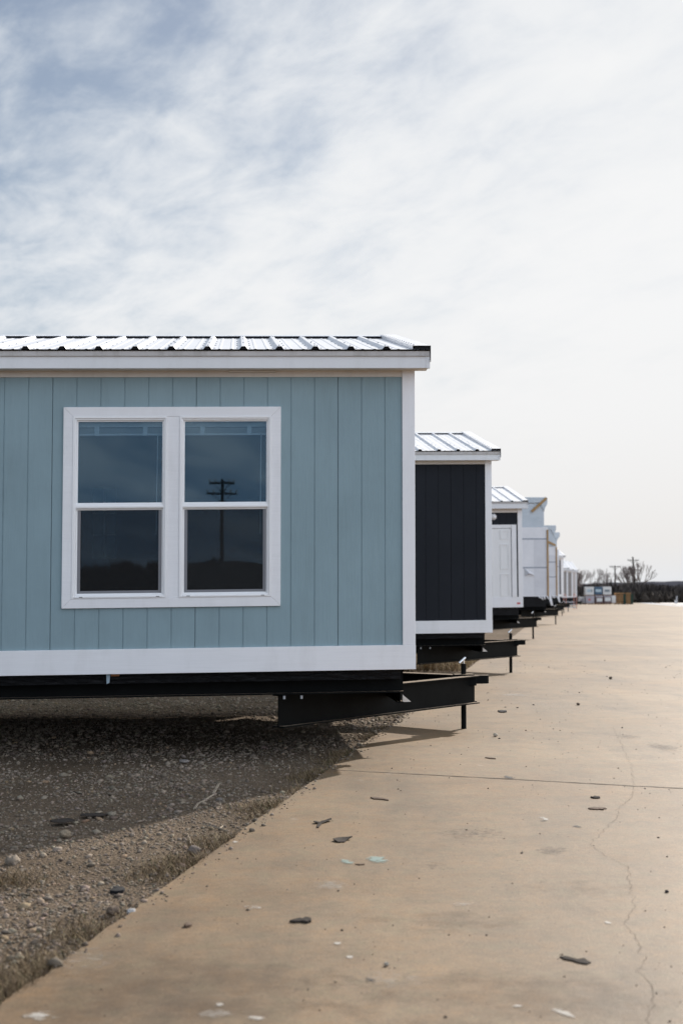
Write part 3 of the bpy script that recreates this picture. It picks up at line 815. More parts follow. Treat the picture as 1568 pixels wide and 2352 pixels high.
fs = [(i, nE + i, nE + i + 1, i + 1) for i in range(nE - 1)] + [(2 * nE + i, i, i + 1, 2 * nE + i + 1) for i in range(nE - 1)]
m.add(vs, fs)
slab = m.build('concrete_slab', M['concrete']); tag(slab, kind='structure')
# base ground to the horizon
m = MB(); R = 3000
m.quad((-R, -R, -.16), (R, -R, -.16), (R, R * 1.6, -.16), (-R, R * 1.6, -.16))
gnd = m.build('ground', M['dirt']); tag(gnd, kind='structure')
# pale road at the far right
p0, p1 = gp(1518, 1386.2), gp(1568, 1391.0); p2 = gp(1600, 1394)
m = MB(); m.add([(p0.x, p0.y, .006), (p1.x, p1.y, .006), (p1.x + 40, p1.y - 60, .006), (160, p1.y - 60, .006), (160, YEND, .006), (p0.x + 3, YEND, .006)], [(0, 1, 2, 3, 4, 5)])
rd = m.build('pale_road', M['paleconc']); tag(rd, kind='structure')
m = MB(); q0, q1 = gp(1480, 1384.8), gp(1568, 1393.0)
dirn = (q1 - q0).normalized(); nn = Vector((-dirn.y, dirn.x, 0)) * .9
m.quad(q0 - nn + Vector((0, 0, .005)), q1 - nn * .5 + Vector((0, 0, .005)), q1 + nn * .5 + Vector((0, 0, .005)), q0 + nn + Vector((0, 0, .005)))
m.build('drain_strip', M['tape'], slab)

# gravel apron beside the slab: fine grid near the camera, coarse beyond
def hgt(x, y, d):
    h = -.045 + .018 * mnoise.noise(Vector((x * .8, y * .8, 0))) + .010 * mnoise.noise(Vector((x * 2.7, y * 2.7, 5))) + .006 * mnoise.noise(Vector((x * 9, y * 9, 2)))
    return min(h + .025 * math.exp(-d / .35), -.004)
V = []; Fq = []
ts = list(np.arange(-6, 18, .12)) + list(np.arange(18, 230, 2.0)); ds = [0.0] + list(np.cumsum([.05 * 1.09 ** i for i in range(44)]))
ds = [d - .05 for d in ds]
for t in ts:
    for d in ds:
        p = edge(t) + en * d; V.append((p.x, p.y, hgt(p.x, p.y, max(d, 0))))
nd = len(ds)
for i in range(len(ts) - 1):
    for j in range(nd - 1):
        Fq.append((i * nd + j, (i + 1) * nd + j, (i + 1) * nd + j + 1, i * nd + j + 1))
gr = npmesh('gravel_lot', V, Fq, M['gravel'], smooth=True); tag(gr, kind='structure')

# loose stones: one mass nobody could count
ico_v = []; phi = (1 + 5 ** .5) / 2
for a, b in ((-1, phi), (1, phi), (-1, -phi), (1, -phi)):
    ico_v += [(a, b, 0)]
for a, b in ((-1, phi), (1, phi), (-1, -phi), (1, -phi)):
    ico_v += [(0, a, b)]
for a, b in ((-1, phi), (1, phi), (-1, -phi), (1, -phi)):
    ico_v += [(b, 0, a)]
from mathutils.geometry import convex_hull_2d
import bmesh
bmI = bmesh.new(); bmesh.ops.create_icosphere(bmI, subdivisions=1, radius=1.0)
IV = np.array([v.co[:] for v in bmI.verts]); IF = np.array([[v.index for v in f.verts] for f in bmI.faces]); bmI.free()
def stones(name, P, sizes, tones, mat, flat=.65, parent=None):
    n = len(P); nv = len(IV)
    jit = 1 + rng.uniform(-.42, .36, (n, nv, 1))
    sc = np.stack([rng.uniform(.7, 1.3, n), rng.uniform(.7, 1.3, n), rng.uniform(flat * .6, flat * 1.2, n)], 1)[:, None, :]
    v = IV[None] * jit * sc * sizes[:, None, None]
    an = rng.uniform(0, 2 * math.pi, n); ca, sa = np.cos(an)[:, None], np.sin(an)[:, None]
    tl = rng.uniform(-.4, .4, n)[:, None]
    x, y, z = v[..., 0], v[..., 1], v[..., 2]
    y, z = y * np.cos(tl) - z * np.sin(tl), y * np.sin(tl) + z * np.cos(tl)
    x, y = x * ca - y * sa, x * sa + y * ca
    v = np.stack([x, y, z], 2) + P[:, None, :]
    f = IF[None] + (np.arange(n) * nv)[:, None, None]
    tn = np.repeat(tones[:, None, :], nv, 1)
    return npmesh(name, v.reshape(-1, 3), f.reshape(-1, 3), mat, tn.reshape(-1, 3), parent=parent)
P = []; SZ = []
cnt = 0
while cnt < 70000:
    y = 4.0 + 16 * rng.random() ** 1.7
    xlim = -.265 * y - .3
    xe = E0.x + ed.x * ((y - E0.y) / ed.y) - .01
    if xe <= xlim: continue
    if rng.random() > (xe - xlim) / 5.0: continue
    x = rng.uniform(xlim, xe)
    clump = mnoise.noise(Vector((x * 1.1, y * 1.1, 4)))
    if clump < rng.uniform(-.75, .35): continue
    s = min(.034, .0030 * math.exp(rng.normal(0, .62)) * (1 + y * .05))
    if rng.random() < .012: x = xe + abs(rng.normal(0, .05))
    d = xe - x
    P.append((x, y, (hgt(x, y, d) if d > 0 else 0) + s * .25)); SZ.append(s); cnt += 1
P = np.array(P); SZ = np.array(SZ)
base = np.array([[.275, .222, .172]]) * rng.uniform(.5, 1.2, (len(P), 1)) * (1 + rng.normal(0, .025, (len(P), 3)))
warm = rng.random(len(P)) < .06; base[warm] *= [1.1, .97, .82]
st = stones('gravel_stones', P, SZ, np.clip(base, .05, .62), M['stone']); tag(st, 'loose pale gravel scattered on the dirt beside the slab', 'gravel', kind='stuff')

# grit on the slab
P = []; SZ = []
for _ in range(1000):
    y = 4.0 + 26 * rng.random() ** 1.4; xe = E0.x + ed.x * ((y - E0.y) / ed.y)
    x = rng.uniform(max(xe + .02, -.27 * y), .27 * y + .3)
    s = .0021 * math.exp(rng.normal(0, .5)) * (1 + .05 * y)
    P.append((x, y, s * .3)); SZ.append(s)
P = np.array(P); SZ = np.array(SZ)
tn = np.array([[.085, .068, .055]]) * rng.uniform(.5, 1.6, (len(P), 1)); li = rng.random(len(P)) < .1; tn[li] = np.array([.38, .33, .28])
gt = stones('slab_grit', P, SZ, tn, M['stone']); tag(gt, 'fine dark grit strewn over the concrete', 'grit', kind='stuff')

# dry grass along the slab's edge
def blades(name, specs, mat):
    V = []; Fb = []; T = []
    for (x, y, z, ang, ln, lean, w, col) in specs:
        dx, dy = math.cos(ang), math.sin(ang); px, py = -dy * w, dx * w
        h1, h2 = ln * math.cos(lean) * .6, ln * math.cos(lean)
        r1, r2 = ln * math.sin(lean) * .4, ln * math.sin(lean)
        o = len(V)
        V += [(x - px, y - py, z), (x + px, y + py, z), (x + dx * r1 + px * .7, y + dy * r1 + py * .7, z + h1), (x + dx * r1 - px * .7, y + dy * r1 - py * .7, z + h1),
              (x + dx * r2, y + dy * r2, z + h2)]
        Fb += [(o, o + 1, o + 2), (o, o + 2, o + 3), (o + 3, o + 2, o + 4)]; T += [col] * 5
    return npmesh(name, V, Fb, mat, np.array(T))
sp = []
clumps = [(random.uniform(0, 13), random.uniform(-.02, .10), random.uniform(.06, .22)) for _ in range(12)]
for xx, yy_, sr in ((820, 1730, .25), (745, 1775, .3), (610, 1850, .25), (500, 1925, .22), (380, 1995, .22), (215, 2130, .26), (60, 2260, .26), (790, 1745, .2), (20, 2010, .2), (870, 1690, .2), (420, 1975, .2), (130, 2210, .25)):
    p = gp(xx, yy_); rel = p - E0; clumps += [(rel.dot(ed), max(.0, rel.dot(en)), sr)] * 3
for (t0, d0, sr) in clumps:
    for _ in range(int(1500 * sr)):
        t_, d_ = random.gauss(t0, sr * .62), abs(random.gauss(d0, sr * .5)) - .012
        if t_ < -1: continue
        p = edge(t_) + en * (d_ + .005)
        k = random.random()
        col = (.20, .14, .078) if k < .45 else ((.095, .065, .040) if k < .82 else ((.34, .26, .15) if k < .96 else (.06, .075, .025)))
        sp.append((p.x, p.y, hgt(p.x, p.y, d_) - .003, random.uniform(0, 6.28), random.uniform(.02, .095), random.uniform(.6, 1.5), random.uniform(.0009, .0022), col))
gro = blades('dry_grass', sp, M['straw']); tag(gro, 'dead brown grass along the edge of the slab', 'grass', kind='stuff')
# sunlit dry grass and weeds between the charcoal home and the one with the door
sp = []
for _ in range(9000):
    y = random.uniform(26, 38); p = edge((y - E0.y) / ed.y); d_ = abs(random.gauss(0, 1.6)); x = p.x - d_ - .05
    col = random.choice([(.34, .25, .13), (.26, .18, .10), (.42, .33, .2), (.2, .14, .08)])
    sp.append((x, y, -.03, random.uniform(0, 6.28), random.uniform(.08, .30), random.uniform(.2, 1.2), .006, col))
g2 = blades('dry_grass', sp, M['straw']); tag(g2, 'sunlit straw coloured grass behind the charcoal home', 'grass', kind='stuff')

# ---- marks that belong to the slab
def ribbon(name, pts, w, mat, parent, z=.003, wob=.004, tap=False):
    V = []; Fb = []
    P2 = []
    for a, b in zip(pts[:-1], pts[1:]):
        n = max(2, int((b - a).length / .04))
        for i in range(n):
            p = a.lerp(b, i / n); P2.append(p)
    P2.append(pts[-1])
    for i, p in enumerate(P2):
        q = P2[min(i + 1, len(P2) - 1)] - P2[max(i - 1, 0)]
        nn = Vector((-q.y, q.x, 0)).normalized()
        jj = wob * 2 * mnoise.noise(Vector((p.x * 11, p.y * 11, 3))) + wob * mnoise.noise(Vector((p.x * 31, p.y * 31, 3)))
        ww = w * (.55 + .9 * abs(mnoise.noise(Vector((p.x * 6, p.y * 6, 8)))))
        V += [(*(p + nn * (jj - ww))[:2], z), (*(p + nn * (jj + ww))[:2], z)]
    for i in range(len(P2) - 1): Fb.append((2 * i, 2 * i + 1, 2 * i + 3, 2 * i + 2))
    return npmesh(name, V, Fb, mat, parent=parent)
def Zp(x, y): return gp(627.2 + x * .6, 1693.5 + y * .6)
ribbon('expansion_joint', [Zp(222, 124), Zp(430, 136), Zp(760, 153), Zp(1380, 187), Zp(1600, 198)], .013, M['crack'], slab, .003, .006)
for yy_ in (1478, 1432, 1412):     # farther joints across the lot
    a = gp(1130 + (1478 - yy_), yy_); b = gp(1568, yy_ + 8); ribbon('expansion_joint', [a, a.lerp(b, .5), b], .03, M['crack'], slab, .003, .01)
ck = [(1300, -40), (1345, 60), (1370, 110), (1378, 185), (1380, 225), (1320, 270), (1325, 300), (1290, 330), (1255, 365), (1210, 415), (1280, 460), (1355, 495), (1365, 570), (1380, 655),
      (1340, 710), (1405, 795), (1425, 860), (1390, 895), (1440, 935), (1455, 980), (1437, 1040), (1440, 1130)]
ribbon('crack', [Zp(*p) for p in ck], .0010, M['crack'], slab, .0035, .014)
ribbon('crack', [Zp(1380, 655), Zp(1470, 660), Zp(1600, 664)], .0008, M['crack'], slab, .0035, .008)
ribbon('crack', [Zp(-20, 830), Zp(200, 822), Zp(420, 840), Zp(560, 870)], .0007, M['crack'], slab, .0035, .008)
def mark(name, x, y, rx, ry, mat, rot=0, z=.002, full=1.0):
    """soft-edged patch lying on the slab, rx by ry metres"""
    p = gp(x, y); rx = rx / F_PX * p.y; ry = ry / F_PX * p.y * p.y / CAMZ; V = [(p.x, p.y, z)]; A = [full]; n = 28; rings = (.35, .6, .8, 1.0); Fb = []
    for k, r in enumerate(rings):
        for i in range(n):
            t = 2 * math.pi * i / n; rr = r * (1 + .28 * mnoise.noise(Vector((math.cos(t) * 1.6 + p.x * 5, math.sin(t) * 1.6 + p.y * 5, k * .3))))
            a, b = math.cos(t) * rx * rr, math.sin(t) * ry * rr
            V.append((p.x + a * math.cos(rot) - b * math.sin(rot), p.y + a * math.sin(rot) + b * math.cos(rot), z)); A.append(full * (1 - r ** 1.5))
    for i in range(n): Fb.append((0, 1 + i, 1 + (i + 1) % n, 0))
    F3 = [(0, 1 + i, 1 + (i + 1) % n) for i in range(n)]
    for k in range(len(rings) - 1):
        for i in range(n):
            a, b, c, d = 1 + k * n + i, 1 + k * n + (i + 1) % n, 1 + (k + 1) * n + (i + 1) % n, 1 + (k + 1) * n + i
            F3 += [(a, d, c), (a, c, b)]
    A = np.array(A)[:, None].repeat(3, 1)
    return npmesh(name, V, F3, mat, A, attr="cover", parent=slab)
mark('dirt_shade_film', 420, 2270, 620, 120, M['st_dirt_shade'], .1, .0012, 1.15)  # broad brown films: dirt, with the near ground's darkening painted in
mark('dirt_shade_film', 1150, 2290, 560, 110, M['st_dirt_shade'], .0, .0013, 1.1)
mark('dirt_shade_film', 1000, 2120, 330, 45, M['st_dirt_shade'], .0, .0011, .85)
mark('dirt_shade_film', 1350, 2040, 240, 40, M['st_dirt_shade'], .0, .0010, .75)
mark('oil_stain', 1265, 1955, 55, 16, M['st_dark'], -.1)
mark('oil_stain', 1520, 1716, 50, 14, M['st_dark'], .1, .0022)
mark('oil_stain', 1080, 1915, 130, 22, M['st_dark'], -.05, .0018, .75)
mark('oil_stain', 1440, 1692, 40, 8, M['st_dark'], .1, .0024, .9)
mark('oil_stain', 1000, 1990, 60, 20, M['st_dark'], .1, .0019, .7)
mark('worn_patch', 1180, 1596, 50, 5, M['st_pale'], 0, .0026, 1.2)
mark('worn_patch', 760, 2035, 60, 18, M['st_pale'], .1, .0027)
mark('worn_patch', 1060, 2078, 40, 8, M['st_pale'], .1, .0027)
mark('worn_patch', 495, 2330, 60, 12, M['st_pale'], .05, .0027, 1.3)
mark('worn_patch', 1250, 1620, 150, 40, M['st_pale'], .05, .0017, .7)
mark('worn_patch', 200, 2200, 120, 40, M['st_pale'], .2, .0018, .7)
mark('worn_patch', 900, 2250, 160, 30, M['st_pale'], 0, .0016, .7)
mark('paint_mark', 866, 1975, 34, 11, M['st_teal'], .25, .0032, 1.15)
mark('paint_mark', 795, 1980, 28, 9, M['st_teal'], .2, .0031, .8)
mark('paint_mark', 1290, 2327, 22, 14, M['st_white'], .5, .0032, 1.25)
mark('paint_mark', 1187, 2312, 16, 3, M['st_white'], .1, .0032, 1.2)
mark('paint_mark', 505, 2309, 14, 6, M['st_white'], -.1, .0032, 1.2)
mark('paint_mark', 90, 2335, 50, 18, M['st_white'], .3, .0032, .95)
mark('paint_mark', 1250, 1881, 14, 5, M['st_white'], .1, .0032, 1.1)
mark('paint_mark', 775, 2168, 16, 4, M['st_white'], .1, .0032, 1.1)
mark('paint_mark', 803, 2200, 14, 5, M['st_white'], .1, .0032, 1.1)
mark('paint_mark', 540, 1935, 9, 4, M['st_white'], .1, .0032, 1.2)
mark('paint_mark', 590, 2340, 40, 7, M['st_white'], 0, .0032, .85)
mark('paint_mark', 580, 2085, 30, 8, M['st_white'], .2, .0032, .8)
mark('paint_mark', 1395, 2120, 12, 5, M['st_white'], .1, .0032, 1.0)
mark('scuff', 852, 2252, 18, 10, M['st_black'], .3, .003, .9)
mark('scuff', 1168, 1786, 16, 5, M['st_black'], .1, .003, 1.1)
mark('scuff', 1325, 1899, 14, 4, M['st_black'], .1, .003, .95)
mark('scuff', 1247, 1886, 14, 5, M['st_dark'], .1, .003, 1.1)

# ---- litter on the slab and the gravel: each its own thing
def chip(name, label, cat, x, y, outline, hw, hh, thick, mat, rot=0, gz=None, arch=0.0, group=None):
    """flat scrap cut to an outline (unit square), with a curled, uneven top"""
    p = gp(x, y) if gz is None else gp(x, y, gz)
    n = len(outline); V = []
    ma = max(abs(a) for a, b in outline); mb_ = max(abs(b) for a, b in outline)
    size = hw / F_PX * p.y; sy = hh / F_PX * p.y * p.y / (CAMZ - (gz or 0)); outline = [(a / ma, b / mb_ * sy / size) for a, b in outline]
    for k, zz in ((1.0, 0.0), (1.0, thick), (.6, thick * 1.25)):
        for i, (a, b) in enumerate(outline):
            a, b = a * size * k, b * size * k
            V.append((a * math.cos(rot) - b * math.sin(rot), a * math.sin(rot) + b * math.cos(rot), zz + arch * a * a / size + (0 if zz == 0 else thick * .5 * mnoise.noise(Vector((a * 60, b * 60, 1))))))
    V.append((0, 0, thick * 1.3))
    mb = MB(); fs = [tuple(range(n - 1, -1, -1))]
    for k in (0, 1):
        fs += [(k * n + i, k * n + (i + 1) % n, (k + 1) * n + (i + 1) % n, (k + 1) * n + i) for i in range(n)]
    fs += [(2 * n + i, 2 * n + (i + 1) % n, 3 * n) for i in range(n)]
    mb.add(V, fs); o = mb.build(name, mat); o.location = (p.x, p.y, (.001 if gz is None else gz)); tag(o, label, cat, group); return o
def blob(n=14, sx=1, sy=.4, seed=0, rough=.35):
    return [(sx * math.cos(2 * math.pi * i / n) * (1 + rough * mnoise.noise(Vector((i * .9, seed, 0)))), sy * math.sin(2 * math.pi * i / n) * (1 + rough * mnoise.noise(Vector((i * .9, seed, 5))))) for i in range(n)]
T_shape = [(-1, .35), (-.6, .5), (-.1, .55), (1, .95), (.95, 1.15), (.1, .85), (.0, .5), (-.25, .35), (-.1, -.9), (-.35, -1.0), (-.45, .1)]
chip('bark_scrap', 'T shaped dark wood scrap on the concrete, left of the crack', 'scrap', 740, 1893, [(-1, .2), (-.75, .45), (-.3, .4), (1, .75), (.95, 1.1), (.2, .85), (-.2, .65), (-.2, -.2), (-.35, -1.1), (-.55, -1.0), (-.45, .1), (-.8, .05)][::-1], 21, 9, .004, M['bark'], .0, None, .2)
chip('leaf', 'dark curled leaf lying below the T shaped scrap', 'leaf', 785, 1930, [(-1, -.12), (-.4, -.32), (.3, -.28), (.6, -.05), (1.15, .06), (.6, .22), (.0, .30), (-.5, .16)], 24, 6, .004, M['bark'], .0, None, .25)
chip('stick', 'thin brown stick on the concrete above the T shaped scrap', 'stick', 871, 1836, [(-1, .12), (-.6, -.02), (.3, -.06), (1, -.14), (1, -.07), (.3, .06), (-.5, .15)], 21, 3.5, .006, M['leaf'], -.05)
chip('leaf', 'crumbled dark leaf clump on the concrete near the lower centre', 'leaf', 692, 2117, [(-1.2, -.2), (-.6, -.4), (0, -.3), (.6, -.55), (1.0, -.25), (.95, .35), (.5, .75), (.2, .3), (-.3, .45), (-.7, .1)], 27, 6.5, .009, M['bark'], .0)
chip('rubber_scrap', 'black rubber scrap like a shoe sole at the lower right', 'scrap', 1321, 2207, [(-1.1, .55), (-.9, .15), (-.3, -.1), (.1, -.4), (.7, -.6), (1.1, -.35), (.9, .0), (.75, .25), (.3, .1), (-.1, .3), (-.6, .6)], 31, 9, .004, M['bark'], 0)
chip('rubber_scrap', 'small black rubber scrap right of the nearest jack', 'scrap', 1153, 1635, blob(12, 1, .55, 3), 10, 2.5, .012, M['dark'], -.05)
chip('leaf', 'shredded brown leaf beside the crack', 'leaf', 1370, 1858, blob(18, 1, .3, 5, .9), 21, 3, .006, M['leaf'], 0)
chip('leaf', 'grey brown leaf just above the shredded one by the crack', 'leaf', 1367, 1833, blob(12, 1, .45, 8, .5), 11, 2, .008, M['bark'], 0)
chip('stick', 'short pale stick on the concrete below the jack stone', 'stick', 1125, 1742, [(-1, .1), (-.2, -.1), (1, -.2), (1, .0), (.2, .12)], 11, 2, .006, M['leaf'], 0)
chip('stick', 'small red brown stick beside the teal paint mark', 'stick', 826, 1987, [(-1, .06), (0, -.05), (1, .02), (1, .1), (0, .08)], 11, 1.5, .004, M['leaf'], 0)
chip('leaf', 'small reddish leaf lying farther left than all other leaves', 'leaf', 432, 2128, blob(9, 1, .6, 12, .6), 9, 3.5, .010, M['leaf'], 0)
chip('rag', 'flat grey scrap of sheeting on the shaded gravel', 'scrap', 145, 1886, blob(14, 1, .42, 15, .5), 30, 5, .006, M['bark'], 0, -.03)
chip('rag', 'dull torn sheeting half buried right of the flat grey scrap', 'scrap', 215, 1872, blob(16, 1, .3, 18, .8), 34, 3.5, .006, M['bark'], .1, -.03)
chip('rag', 'black plastic scrap in the gravel near the slab edge', 'scrap', 270, 2047, blob(11, 1, .5, 20, .6), 17, 6, .012, M['dark'], .1, -.03)
def rock(label, x, y, s, tone, gz=0.0, flat=.75):
    p = gp(x, y, gz); bm = bmesh.new(); bmesh.ops.create_icosphere(bm, subdivisions=3, radius=1)
    for v in bm.verts:
        k = 1 + .28 * mnoise.noise(v.co * 1.4 + Vector((x, y, 0)) * .37) + .10 * mnoise.noise(v.co * 4 + Vector((x, 0, 0)))
        v.co = v.co * k * s; v.co.z *= flat
    zmin = min(v.co.z for v in bm.verts)
    for v in bm.verts: v.co.z -= zmin + s * .08
    me = bpy.data.meshes.new('stone'); bm.to_mesh(me); bm.free()
    a = me.color_attributes.new("tone", 'FLOAT_COLOR', 'POINT')
    for d in a.data: d.color = (*tone, 1)
    me.materials.append(M['stone']); o = bpy.data.objects.new('stone', me); COL.objects.link(o); o.location = (p.x, p.y, gz); tag(o, label, 'stone'); return o
rock('pale egg shaped stone on the concrete below the nearest jack', 1137, 1692, .024, (.42, .36, .29))
rock('small dark pebble beside the pale egg shaped stone', 1146, 1697, .011, (.05, .04, .035), flat=.5)
rock('farthest brown stone on the open concrete, upper right', 1401, 1560, .028, (.10, .075, .055))
rock('brown stone on the concrete below the farthest stone', 1327, 1620, .022, (.11, .08, .06))
rock('pebble with a dark underside near the bottom of the slab', 887, 2219, .010, (.36, .32, .27))
rock('dark pebble at the right edge of the photo, right of the crack', 1530, 2050, .009, (.05, .04, .04))
rock('grey fist sized rock among the dead grass at the slab edge', 446, 1963, .035, (.17, .14, .12), -.02)
rock('pair of brown rocks at the slab edge, the browner left one', 260, 2102, .030, (.16, .12, .09), -.02)
rock('white pebble against the slab edge beside the brown rock', 302, 2103, .022, (.5, .48, .46), -.02)
rock('flat pale slab of stone in the shaded gravel', 424, 1752, .045, (.26, .23, .21), -.04, .35)
rock('tan stone standing in the sunlit gravel', 150, 1925, .035, (.30, .24, .17), -.045)
rock('tan stone near the left edge of the photo, in the sunlit gravel', 30, 1990, .040, (.27, .22, .17), -.045)
rock('low grey stone beside the frayed cord', 505, 1842, .030, (.2, .17, .15), -.04, .5)
# frayed cord on the gravel
m = MB(); pts = [gp(x, y, -.028) for x, y in ((445, 1858), (452, 1847), (470, 1838), (487, 1826), (497, 1808), (501, 1800))]
for o in (0, .012):
    for p, q in zip(pts[:-1], pts[1:]):
        m.tube(p + Vector((o, o * .7, o * .3)), q + Vector((o, -o * .4, o * .3)), .0045, 6)
cd = m.build('cord', M['rope']); tag(cd, 'frayed tan cord curving over the shaded gravel', 'cord')
# twigs lying by the edge
for i, (pp, lb) in enumerate(((((465, 1893), (505, 1903), (512, 1897)), 'long dry straw bent beside the slab edge'), (((430, 1915), (436, 1925), (438, 1938)), 'short pale twig next to the grey rock'), (((170, 1818), (180, 1822), (190, 1824)), 'dark twig on the shaded gravel'))):
    m = MB(); q = [gp(x, y, -.02) for x, y in pp]
    for a, b in zip(q[:-1], q[1:]): m.tube(a, b, .004, 6)
    o = m.build('twig', M['rope'] if i < 2 else M['bark']); tag(o, lb, 'twig')

# ------------------------------------------------------------------ far end of the lot
YC = gp(1380, 1388).y
def crate(name, label, cat, x0, y0, x1, y1, Y, mat, panels=(), feet=True, depth=1.1, group=None):
    a, b = at(x0, y1, Y), at(x1, y0, Y); w, h = b.x - a.x, b.z - a.z
    root = empty(name, ((a.x + b.x) / 2, Y, max(0, a.z))); tag(root, label, cat, group)
    m = MB(); z0 = .12 if feet else 0
    m.box(-w / 2, w / 2, 0, depth, z0, h)
    # corner boards / strapping
    for q in (-.33, .33): m.box(w * q - .03, w * q + .03, -.012, depth + .012, z0 - .001, h + .012)
    m.build('body', mat, root, 0, .05)
    if feet:
        for q in (-.38, 0, .38):
            m = MB(); m.box(w * q - .07, w * q + .07, .02, depth - .02, 0, .12); m.build('skid', M['woodx'], root)
    for (pn, u0, v0, u1, v1, pm) in panels:
        m = MB(); m.box(-w / 2 + w * u0, -w / 2 + w * u1, -.03, -.001, h * v0, h * v1); m.build(pn, pm, root)
    return root
def cz(x, y): return (2120 + x * .1403) / 1.59439, (2030 + y * .1403) / 1.59439
def crz(name, label, x0, y0, x1, y1, mat, **k):
    a, b = cz(x0, y0), cz(x1, y1); return crate(name, label, 'crate', a[0], a[1], b[0], b[1], YC + k.pop('dy', 0), mat, **k)
crz('stacked_crate', 'white boxed unit on top of the stack, left of the blue one', 155, 850, 375, 1085, M['cratewhite'], panels=[('louvre', .2, .42, .62, .72, M['palelabel']), ('door_panel', .66, .42, .8, .72, M['glasspanel'])], dy=.2)
crz('stacked_crate', 'blue crate on top of the stack between the two white units', 398, 850, 592, 1078, M['crateblue'], panels=[('label_panel', .12, .42, .88, .72, M['palelabel'])], dy=.2)
crz('stacked_crate', 'white boxed unit with one dark vent, right of the blue crate', 615, 845, 832, 1078, M['cratewhite'], panels=[('louvre', .2, .42, .82, .68, M['glasspanel'])], dy=.2)
crz('wrapped_pallet', 'shrink wrapped lavender pallet on the ground, left of the dark cartons', 168, 1092, 385, 1316, M['cratelav'], panels=[('label_panel', .3, .45, .55, .65, M['red'])])
crz('carton_pallet', 'dark carton pallet with pale label, under the blue crate', 418, 1085, 612, 1316, M['cratebrown'], panels=[('label_panel', .18, .3, .9, .7, M['cratewhite']), ('top_band', 0, .8, 1, .99, M['cratelav'])])
crz('carton_pallet', 'dark carton pallet with pale label, under the right white unit', 635, 1085, 838, 1316, M['cratebrown'], panels=[('label_panel', .14, .35, .88, .78, M['cratewhite']), ('top_band', 0, .84, 1, .99, M['cratelav'])])
crz('bagged_bale', 'white bagged bale between the cartons and the lumber', 842, 1080, 945, 1290, M['cratewhite'], panels=[('bag_end', .2, .1, .9, .5, M['frieze'])])
crz('bagged_bale', 'pale bagged bale far left on the crate row, behind the tongues', 0, 1110, 160, 1300, M['cratewhite'], panels=[('bag_end', .1, .3, .6, .7, M['cratelav'])], dy=1)
def lumber(label, x0, y0, x1, y1, n, gaps):
    a, b = at(*cz(x0, y1), YC), at(*cz(x1, y0), YC); w, h = b.x - a.x, b.z - max(0, a.z)
    root = empty('lumber_stack', ((a.x + b.x) / 2, YC, 0)); tag(root, label, 'lumber stack')
    for k in range(n):
        z = h * k / n
        m = MB(); m.box(-w / 2 * random.uniform(.94, 1), w / 2 * random.uniform(.94, 1), 0, 1.1, z + h / n * .4, z + h / n)
        m.build('pallet_deck', M['woodx'], root)
        for q in (-.4, 0, .4):
            m = MB(); m.box(w * q - .09, w * q + .09, .25, 1.05, z, z + h / n * .4); m.build('spacer', M['woodx'], root)
    for q in gaps:
        m = MB(); m.box(w * q - .16, w * q + .16, -.02, 1.2, 0, h * .9); m.build('tarp', M['greenwrap'], root)
    return root
lumber('short uneven stack of wooden pallets beside the white bagged bale', 952, 1000, 1150, 1300, 5, ())
lumber('taller stack of brown pallets with dark green tarp on its sides', 1200, 1000, 1345, 1300, 9, (-.64, .64))

# utility poles
def pole(label, base, top, arms, r=.14, lean=None):
    root = empty('utility_pole', base); tag(root, label, 'utility pole')
    b, t = Vector((0, 0, 0)), Vector(top) - Vector(base)
    m = MB(); m.tube(b, t, r, 12, r * .7); m.build('pole', M['polewood'], root)
    for (dz, w, ang) in arms:
        c = t * (1 - dz / t.length); d = Vector((math.cos(ang), math.sin(ang), 0)) * w / 2
        m = MB(); m.beam(c - d - Vector((0, r, 0)), c + d - Vector((0, r, 0)), .12, .14)
        ar = m.build('crossarm', M['polewood'], root)
        for q in (-.95, -.55, .55, .95):
            m = MB(); m.tube(c + d * q + Vector((0, -r, .05)), c + d * q + Vector((0, -r, .28)), .05, 8); m.build('insulator', M['galv'], ar)
        for q in (-.6, .6):
            m = MB(); m.beam(c + d * q - Vector((0, r, .05)), c - Vector((0, r, .7)), .05, .05); m.build('brace', M['polewood'], ar)
    return root
pA = at(1411.0, 1299, 300); pole('shorter utility pole left of the big bare tree', (at(1412.5, 1372, 300).x, 300, 0), pA, [(.25, 2.3, 0)], .17)
pB = at(1451.8, 1279, 280); pole('taller leaning utility pole rising through the big bare tree', (at(1460, 1375, 280).x, 280, 0), pB, [(.7, 2.2, 0)], .2)

